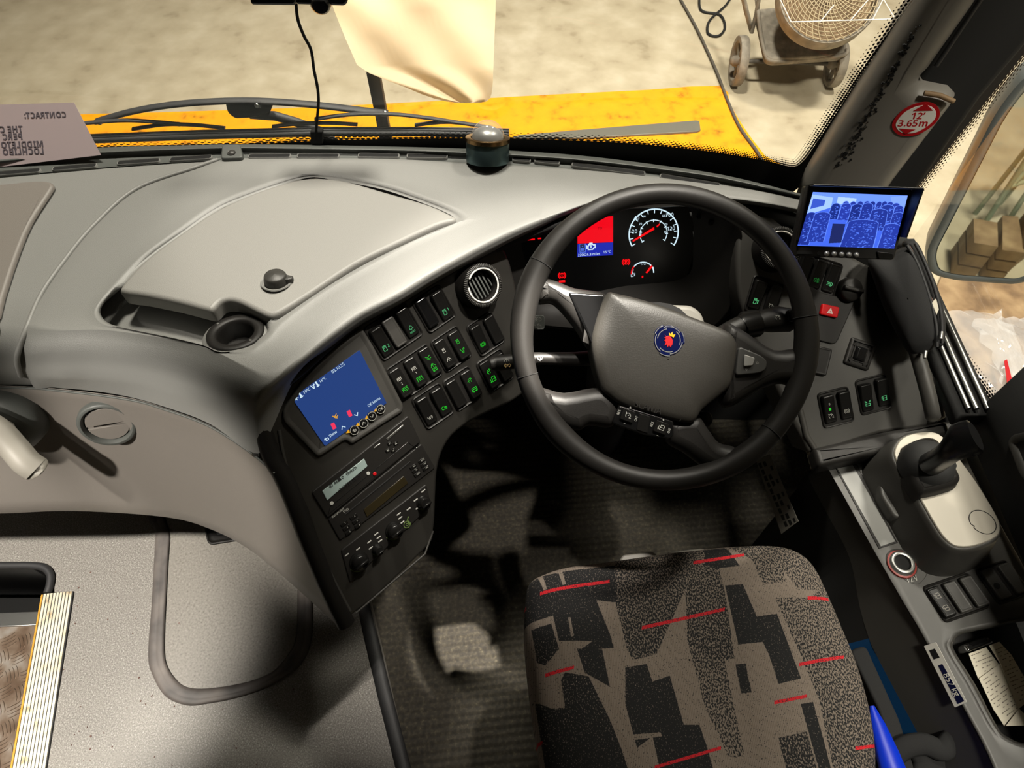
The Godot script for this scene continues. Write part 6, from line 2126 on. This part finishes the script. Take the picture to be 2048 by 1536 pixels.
	obj("round_cover", b, M.void, t)
	b = MB.new()
	var LB := flat(0.507)
	b.slab(round2(poly(LB, [1758, 965, 1790, 945, 1800, 955, 1832, 1012, 1800, 1036, 1788, 1032, 1762, 990]), 0.008), edge(0.06, 0.006), LB)
	obj("side_block", b, M.grey_black, t)
	sign_on("kneel", seat_at(LB, 1780, 973, 1840, 955, 0.0005), 0.014, M.strip, t)
	b = MB.new()
	var BF := flat(0.578)
	b.slab(smooth2(poly(BF, [1812, 898, 1822, 882, 1850, 872, 1876, 876, 1896, 902, 1922, 946, 1922, 962, 1906, 972, 1860, 984, 1842, 980, 1824, 948]), 3), [[-0.004, -0.03], [0, -0.012], [0.002, -0.004], [0.008, 0.0], [0.011, -0.003]], BF)
	obj("gate", b, M.black, t)
	b = MB.new()
	b.lathe([[0.044, -0.02], [0.042, 0.0], [0.036, 0.014], [0.022, 0.024], [0, 0.026]], Transform3D(BF.basis, U(1858, 926, 0.575)), 28)
	obj("boot", b, M.soft, t)
	b = MB.new()
	b.slab(round2(poly(BF, [1876, 936, 1908, 924, 1914, 936, 1880, 948]), 0.004), [[0, 0], [0.001, 0.004], [0.004, 0.005]], BF)
	obj("gate_slot", b, M.void, t)
	b = MB.new()
	b.tube(smooth3(trip([1862, 928, 0.60, 1882, 916, 0.635, 1902, 901, 0.668, 1922, 886, 0.69, 1934, 878, 0.70, 1952, 872, 0.71]), 4), [0.019, 0.019, 0.0185, 0.018, 0.0178, 0.0175, 0.0175, 0.018, 0.0185, 0.020, 0.022, 0.0235, 0.025, 0.0265, 0.0275, 0.028, 0.028, 0.0278, 0.0275, 0.0265, 0.022], 18)
	obj("lever", b, M.gloss_soft, t)
	# stickers
	var e := U(1966, 1486, H) - U(1862, 1300, H)
	e.y = 0
	var SF := frame(rows[5][18].lerp(rows[6][18], 0.5) + Vector3(-0.007, 0.004, -0.002), Vector3(-e.z, 0.62 * e.length(), e.x), e)
	t = thing("weight_sticker", UF(1890, 1345, SF), "narrow blue and white weight sticker with battery icon on the console side", "sticker")
	b = MB.new()
	b.slab(round2(poly(SF, [1848, 1292, 1872, 1284, 1934, 1404, 1910, 1415]), 0.002), [[0, 0], [0, 0.0006]], SF)
	obj("label", b, M.white, t)
	b = MB.new()
	b.slab(poly(SF, [1877, 1331, 1885, 1328, 1929, 1402, 1916, 1408]), [[0, 0.0006], [0, 0.0009]], SF)
	obj("field", b, M.badge, t, "dark blue field")
	b = MB.new()
	b.slab(poly(SF, [1859, 1301, 1870, 1297, 1880, 1315, 1868, 1319]), [[0, 0.0006], [0, 0.0009]], SF)
	obj("icon", b, M.ink, t)
	txt("857 kg", 0.0085, frame(UF(1903, 1369, SF) + SF.basis.z * 0.001, SF.basis.z, e), M.white, t)
	var V := frame(Vector3(0.553, 0.29, -0.59), Vector3(-1, 0.03, 0.05), Vector3(0.05, 0, 1))
	t = thing("spec_sticker", UF(1555, 985, V), "white printed data sticker in the shadow at the right of the footwell", "sticker")
	b = MB.new()
	b.slab(poly(V, [1512, 920, 1540, 908, 1597, 1042, 1563, 1068]), [[0, 0], [0, 0.0006]], V)
	obj("label", b, M.ivory, t)
	b = MB.new()
	for k in 10:
		var y := 925.0 + k * 13.0
		var x := 1516.0 + k * 5.6
		b.slab(poly(V, [x + 1, y + 2, x + 6, y, x + 10, y + 10, x + 5, y + 12]), [[0, 0.0006], [0, 0.0009]], V)
		if k % 3 != 1:
			b.slab(poly(V, [x + 10, y - 1, x + 15, y - 3, x + 19, y + 6, x + 14, y + 9]), [[0, 0.0006], [0, 0.0009]], V)
		if k % 2:
			b.slab(poly(V, [x + 19, y - 5, x + 23, y - 7, x + 26, y + 1, x + 23, y + 3]), [[0, 0.0006], [0, 0.0009]], V)
	obj("print", b, M.ink, t)
	# contents of the tray
	var RF := flat(0.452)
	t = thing("metal_case", U(1955, 1288, 0.45), "small shiny metal case at the head of the console tray", "case")
	b = MB.new()
	b.slab(round2(poly(RF, [1924, 1290, 1972, 1272, 1987, 1286, 1934, 1306]), 0.004), edge(0.022, 0.004, 0.004), RF)
	obj("body", b, M.chrome, t)
	b = MB.new()
	b.slab(poly(RF, [1936, 1288, 1966, 1277, 1972, 1283, 1943, 1294]), [[0, 0.004], [0, 0.0048]], RF)
	obj("lid", b, M.gloss, t)
	var slips := [[[1936, 1308, 1971, 1295, 1997, 1330, 1955, 1358], 0.002, "upper till receipt lying against the metal case in the tray"], [[1955, 1358, 1997, 1328, 2040, 1412, 2006, 1453, 1984, 1420], 0.004, "large till receipt covered in print in the middle of the tray"], [[1974, 1293, 1994, 1285, 2018, 1311, 2050, 1366, 2050, 1404, 2032, 1420, 1997, 1330], 0.006, "folded shaded till receipt along the right of the tray"], [[2006, 1453, 2033, 1419, 2050, 1436, 2060, 1452], 0.007, "blank corner of white paper at the foot of the tray"]]
	for s in slips:
		var P := poly(RF, s[0])
		b = MB.new()
		var lift: float = s[1]
		b.slab(P, [[0, lift - 0.0006], [0, lift]], RF, true)
		var c := U(s[0][0], s[0][1], 0.452 + lift)
		t = thing("receipt", c, s[2], "receipt", "receipts in the console tray")
		obj("paper", b, M.paper, t)
		if lift < 0.0065:
			b = MB.new()
			var rng := RandomNumberGenerator.new()
			rng.seed = int(lift * 1000)
			var mid := Vector2.ZERO
			for p in P:
				mid += p / P.size()
			var ax := (P[1] - P[0]).normalized()
			var ay := Vector2(ax.y, -ax.x)
			for r in 16:
				for k in 9:
					if rng.randf() < 0.3: continue
					var c2 := mid + ay * (r - 7.5) * 0.0052 + ax * (k - 4) * 0.0042
					if Geometry2D.is_point_in_polygon(c2 * 1.0 + (c2 - mid) * 0.12, P):
						b.slab(PackedVector2Array([c2, c2 + ax * 0.0032, c2 + ax * 0.0032 + ay * 0.0012, c2 + ay * 0.0012]), [[0, lift], [0, lift + 0.0002]], RF)
			obj("print", b, M.print_faint, t)
	# beside the seat
	b = MB.new()
	b.tube(trip([1744, 1412, 0.44, 1756, 1450, 0.44, 1774, 1505, 0.44, 1796, 1570, 0.44, 1810, 1620, 0.44]), [0.004, 0.012, 0.018, 0.022, 0.024], 12, false, 0.6)
	single("blue_sleeve", b, M.blue, "bright blue plastic sleeve standing between seat cushion and console", "plastic sleeve")
	b = MB.new()
	b.tube(smooth3(trip([1715, 1600, 0.40, 1760, 1545, 0.41, 1800, 1500, 0.425, 1845, 1488, 0.43, 1885, 1500, 0.43, 1908, 1478, 0.435, 1926, 1500, 0.43, 1950, 1580, 0.40]), 5), 0.016, 10, false, 0.45)
	b.tube(smooth3(trip([1845, 1490, 0.42, 1860, 1530, 0.41, 1850, 1600, 0.40]), 5), 0.03, 10, false, 0.4)
	single("belt_strap", b, M.cloth, "crumpled black fabric strap hanging between seat and console", "strap")

func build_seat() -> void:
	var ol := [1052, 1185, 1049, 1250, 1055, 1330, 1067, 1430, 1085, 1536, 1110, 1680, 1180, 1800, 1400, 1830, 1650, 1800, 1745, 1700, 1757, 1536, 1748, 1440, 1722, 1340, 1690, 1260, 1655, 1180, 1626, 1128, 1584, 1100, 1520, 1090, 1440, 1093, 1340, 1104, 1240, 1118, 1140, 1133, 1085, 1147, 1060, 1162]
	var base := smooth3(line3(ol, 0.465), 4, true)
	var c := Vector3.ZERO
	for p in base:
		c += p / base.size()
	var t := thing("driver_seat", Vector3(c.x, -0.06, c.z), "driver's seat cushion in black and beige speckled cloth with red dashes", "seat")
	var rows := []
	for q in [[0.985, 0.33], [1.0, 0.38], [1.0, 0.445], [0.994, 0.458], [0.982, 0.467], [0.96, 0.475], [0.92, 0.482], [0.84, 0.488], [0.7, 0.491], [0.5, 0.491], [0.3, 0.489], [0.1, 0.488], [0.005, 0.488]]:
		var row := PackedVector3Array()
		for p in base:
			var w := Vector3(c.x + (p.x - c.x) * q[0], q[1], c.z + (p.z - c.z) * q[0])
			# two low bolsters beside the middle
			w.y += 0.010 * exp(-pow((absf(w.x - c.x) - 0.19) / 0.06, 2.0)) * (1.0 if q[0] < 0.97 else 0.0)
			row.append(w)
		rows.append(row)
	var b := MB.new()
	b.grid(rows, true, Vector3.UP)
	var lo := Vector2(0.0, -0.46)
	var span := Vector2(0.56, 0.56)
	for k in b.v.size():
		b.t[k] = (Vector2(b.v[k].x, b.v[k].z) - lo) / span
	# woven pattern
	var N := 896
	var dens := PackedFloat32Array()
	dens.resize(N * N)
	dens.fill(0.03)
	var zone := func(a: Array, d0: float, d1: float) -> void:
		var P := PackedVector2Array()
		for k in range(0, a.size(), 2):
			var w := U(1000 + a[k] / 2.56, 1050 + a[k + 1] / 2.56, 0.49)
			P.append((Vector2(w.x, w.z) - lo) / span * N)
		var l := P[0]
		var h := P[0]
		for p in P:
			l = l.min(p); h = h.max(p)
		for y in range(maxi(0, int(l.y)), mini(N, int(h.y) + 1)):
			for x in range(maxi(0, int(l.x)), mini(N, int(h.x) + 1)):
				if Geometry2D.is_point_in_polygon(Vector2(x, y), P):
					dens[y * N + x] = lerpf(d0, d1, (y - l.y) / maxf(1.0, h.y - l.y))
	for z in [[[120, 270, 590, 200, 620, 400, 490, 390, 560, 560, 580, 630, 400, 650, 470, 600, 300, 600, 270, 470, 120, 500], 0.86, 0.94], [[160, 530, 260, 510, 300, 640, 230, 720, 190, 700], 0.92, 0.8], [[390, 640, 520, 640, 560, 830, 430, 760], 0.93, 0.93], [[330, 760, 450, 780, 560, 1000, 620, 1150, 700, 1400, 260, 1400, 180, 900, 260, 940, 330, 940, 310, 800], 0.8, 0.95], [[590, 160, 1060, 110, 960, 300, 800, 660, 680, 690, 650, 640, 590, 400], 0.55, 0.62], [[640, 730, 750, 710, 780, 800, 870, 770, 940, 1020, 1020, 1020, 1060, 1140, 1130, 1400, 850, 1400, 780, 1080, 700, 1140, 640, 920], 0.9, 0.95], [[940, 170, 1180, 110, 1200, 210, 1120, 220, 1160, 400, 1200, 680, 1100, 700, 960, 600], 0.5, 0.6], [[1050, 110, 1160, 100, 1225, 210, 1100, 220, 1050, 200], 0.93, 0.93], [[1150, 310, 1240, 305, 1310, 470, 1410, 460, 1530, 790, 1420, 815, 1370, 660, 1340, 600, 1220, 610], 0.92, 0.92], [[1205, 712, 1258, 708, 1285, 855, 1235, 860], 0.92, 0.92], [[960, 590, 1080, 690, 1150, 690, 1250, 1180, 1170, 1190, 1050, 930], 0.5, 0.4], [[1400, 380, 1560, 380, 1690, 300, 1830, 560, 1960, 900, 1980, 1400, 1720, 1400, 1620, 900, 1540, 700], 0.42, 0.55], [[1530, 920, 1590, 910, 1720, 1400, 1660, 1400], 0.93, 0.93], [[1170, 100, 1480, 70, 1640, 200, 1720, 330, 1520, 340, 1440, 240, 1450, 300, 1340, 310, 1290, 180], 0.5, 0.42], [[1420, 1090, 1560, 1060, 1650, 1400, 1500, 1400], 0.65, 0.65]]:
		zone.call(z[0], z[1], z[2])
	for z in [[[190, 250, 215, 245, 240, 330, 222, 335], 0.03], [[295, 235, 315, 230, 335, 310, 318, 315], 0.03], [[345, 480, 358, 480, 375, 575, 360, 580], 0.05], [[640, 1075, 820, 1060, 830, 1080, 690, 1100, 720, 1240, 690, 1240], 0.05], [[240, 760, 300, 740, 330, 930, 280, 945], 0.04]]:
		zone.call(z[0], z[1], z[1])
	for r in [[205, 350, 560, 290], [990, 190, 1250, 150], [725, 525, 1150, 430], [230, 770, 375, 735], [1565, 380, 1690, 375], [1520, 720, 1760, 675], [1400, 910, 1560, 880], [1810, 1145, 1960, 1122], [790, 1240, 1130, 1140], [100, 405, 135, 400], [190, 1110, 220, 1105]]:
		zone.call([r[0], r[1] - 9, r[2], r[3] - 9, r[2], r[3] + 8, r[0], r[1] + 9], 7.0, 7.0)
	var rng := RandomNumberGenerator.new()
	rng.seed = 21
	var im := Image.create(N, N, false, Image.FORMAT_RGB8)
	var noise := FastNoiseLite.new()
	noise.seed = 4
	noise.frequency = 0.15
	noise.noise_type = FastNoiseLite.TYPE_SIMPLEX
	for y in N:
		for x in N:
			var d := dens[y * N + x]
			var v := clampf(0.5 + noise.get_noise_2d(x * 1.25, y * 0.8) * 0.75 + (rng.randf() - 0.5) * 0.25, 0, 1)
			var rib := 0.92 if x % 4 < 2 else 1.06
			var col: Color
			if d > 1.0:
				col = Color(0.80, 0.08, 0.14) if v < 0.8 else Color(0.3, 0.06, 0.08)
			elif v < d:
				col = Color(0.055, 0.055, 0.06)
			else:
				col = Color(0.50 * rib, 0.455 * rib, 0.41 * rib)
			im.set_pixel(x, y, col)
	var m := mat(Color(1, 1, 1), 0.85)
	m.albedo_texture = ImageTexture.create_from_image(im)
	obj("cushion", b, m, t)
	b = MB.new()
	b.box(Transform3D(Basis(), Vector3(c.x - 0.05, 0.16, c.z)), Vector3(0.26, 0.36, 0.34), 0.03)
	obj("pedestal", b, M.soft, t)
	b = MB.new()
	var LF := flat(0.42)
	b.slab(round2(poly(LF, [1700, 1300, 1732, 1290, 1800, 1440, 1832, 1545, 1800, 1545, 1758, 1420]), 0.01), edge(0.08, 0.004), LF)
	obj("side_cover", b, M.cloth, t)
	var SF := flat(0.44)
	for q in [[1238, 1122, 1246, 1109, 1306, 1103, 1316, 1110, 1314, 1124], [1332, 1112, 1336, 1103, 1404, 1096, 1412, 1099, 1412, 1108]]:
		b = MB.new()
		b.slab(round2(poly(SF, q), 0.005), edge(0.012, 0.003), SF)
		obj("lever", b, M.ivory, t, "pale plastic lever")

func build_floor_things() -> void:
	# hatch with rubber surround
	var outer := [318, 1020, 311, 1072, 303, 1206, 296, 1310, 306, 1353, 331, 1393, 373, 1411, 414, 1408, 466, 1398, 518, 1382, 562, 1360, 604, 1326, 623, 1279, 625, 1195, 625, 1090, 610, 1000]
	var inner := [352, 1020, 341, 1077, 333, 1206, 330, 1299, 338, 1337, 363, 1368, 394, 1377, 440, 1374, 485, 1366, 518, 1356, 548, 1341, 575, 1311, 592, 1272, 595, 1164, 595, 1090, 582, 1005]
	var t := thing("floor_hatch", U(460, 1200, 0.0), "grey floor hatch with a wide rounded rubber surround under the dashboard", "hatch")
	var rows := []
	for q in [[0.0, -0.001], [0.03, 0.004], [0.15, 0.007], [0.4, 0.0075], [0.46, 0.006], [0.52, 0.0078], [0.8, 0.008], [0.95, 0.005], [1.0, -0.001]]:
		var row := PackedVector3Array()
		for k in range(0, outer.size(), 2):
			row.append(U(lerpf(outer[k], inner[k], q[0]), lerpf(outer[k + 1], inner[k + 1], q[0]), q[1]))
		rows.append(smooth3(row, 5, true))
	var b := MB.new()
	b.grid(rows, true)
	obj("rubber_surround", b, M.gasket, t, "worn rubber surround")
	b = MB.new()
	var F := flat(0.0015)
	b.slab(smooth2(poly(F, inner), 4), [[0, -0.002], [0.0, 0.0]], F)
	obj("panel", b, M.hatch, t)
	b = MB.new()
	var HF := flat(0.004)
	b.slab(round2(poly(HF, [405, 1040, 520, 1040, 520, 1074, 422, 1090, 414, 1084]), 0.012), [[0, -0.003], [0.001, 0.001], [0.004, 0.0015], [0.006, -0.001], [0.012, -0.0015]], HF)
	var h := obj("handle_recess", b, M.black, t)
	b = MB.new()
	b.tube(line3([432, 1050, 436, 1068, 520, 1062], 0.006), 0.004, 6)
	obj("handle", b, M.rubber, t)
	# dirt trodden onto the floor
	b = MB.new()
	var rng := RandomNumberGenerator.new()
	rng.seed = 9
	for k in 110:
		var c := U(rng.randf_range(120, 700), rng.randf_range(1090, 1536), 0.0)
		if c.z > 0.0 or c.x > -0.46: continue
		var r := rng.randf_range(0.0008, 0.0028)
		b.slab(disc(r, 5, Vector2.ZERO, rng.randf_range(0.4, 1.0)), [[0, 0], [r * 0.3, r * 0.6]], Transform3D(Basis(Vector3.UP, rng.randf() * TAU) * flat(0).basis, c))
	tag(obj("floor_grit", b, M.brown_paper), "scattered brown grit and crumbs trodden onto the grey gangway floor", "dirt", "", "stuff")
	# ribbed nosing
	t = thing("step_nosing", U(90, 1350, 0.0), "cream ribbed aluminium nosing strip along the edge of the step well", "nosing")
	b = MB.new()
	var NF := flat(0.005)
	b.slab(poly(NF, [86, 1188, 147, 1182, 92, 1536, 62, 1730, -6, 1730, 24, 1536]), edge(0.008, 0.001), NF)
	obj("base_strip", b, M.rubber, t)
	b = MB.new()
	for k in 9:
		var w0 := (k + 0.04) / 9.0
		var w1 := (k + 0.84) / 9.0
		b.slab(poly(NF, [lerpf(88, 146, w0), lerpf(1188, 1182.5, w0), lerpf(88, 146, w1), lerpf(1188, 1182.5, w1), lerpf(26, 92, w1), 1536, lerpf(-4, 62, w1), 1730, lerpf(-4, 62, w0), 1730, lerpf(26, 92, w0), 1536]), edge(0.001, 0.0008, 0.0018, 2), NF)
	obj("ribs", b, M.alu, t)
	b = MB.new()
	b.tube(line3([85, 1190, 23, 1536, -8, 1730], 0.002), 0.003, 6)
	obj("yellow_edge", b, M.amber_paint, t, "yellow edge")
	# checker plate in the step well
	t = thing("step_plate", Vector3(-1.25, -0.21, -0.1), "worn brown checker plate tread at the bottom of the step well", "step")
	b = MB.new()
	var CF := flat(-0.205)
	b.slab(poly(CF, [-300, 1262, 95, 1250, 60, 1536, 10, 1800, -300, 1800]), edge(0.02, 0.002), CF)
	obj("plate", b, M.checker, t)
	b = MB.new()
	for i in 14:
		for j in 20:
			var c := Vector3(-1.56 + i * 0.040 + 0.0, -0.205, -0.43 + j * 0.040)
			if c.x > -1.05 - (c.z + 0.45) * 0.0: continue
			var a := deg_to_rad(48.0 if (i + j) % 2 == 0 else -42.0) + 0.2
			var d := Vector3(cos(a), 0, sin(a))
			var o := Vector3(-sin(a), 0, cos(a))
			for k in 4:
				var m := c + o * (k - 1.5) * 0.0085
				b.slab(PackedVector2Array([Vector2(-0.017, 0), Vector2(-0.009, -0.0024), Vector2(0.009, -0.0024), Vector2(0.017, 0), Vector2(0.009, 0.0024), Vector2(-0.009, 0.0024)]), [[0, 0], [0.0008, 0.0024]], Transform3D(Basis(d, Vector3.UP.cross(d), Vector3.UP), m))
	tag(obj("tread_bars", b, M.checker, t), "", "", "", "stuff")
	b = MB.new()
	var GF := flat(-0.20)
	b.slab(poly(GF, [-300, 1236, 88, 1222, 84, 1250, -300, 1266]), edge(0.006, 0.002), GF)
	obj("front_strip", b, M.steel, t)
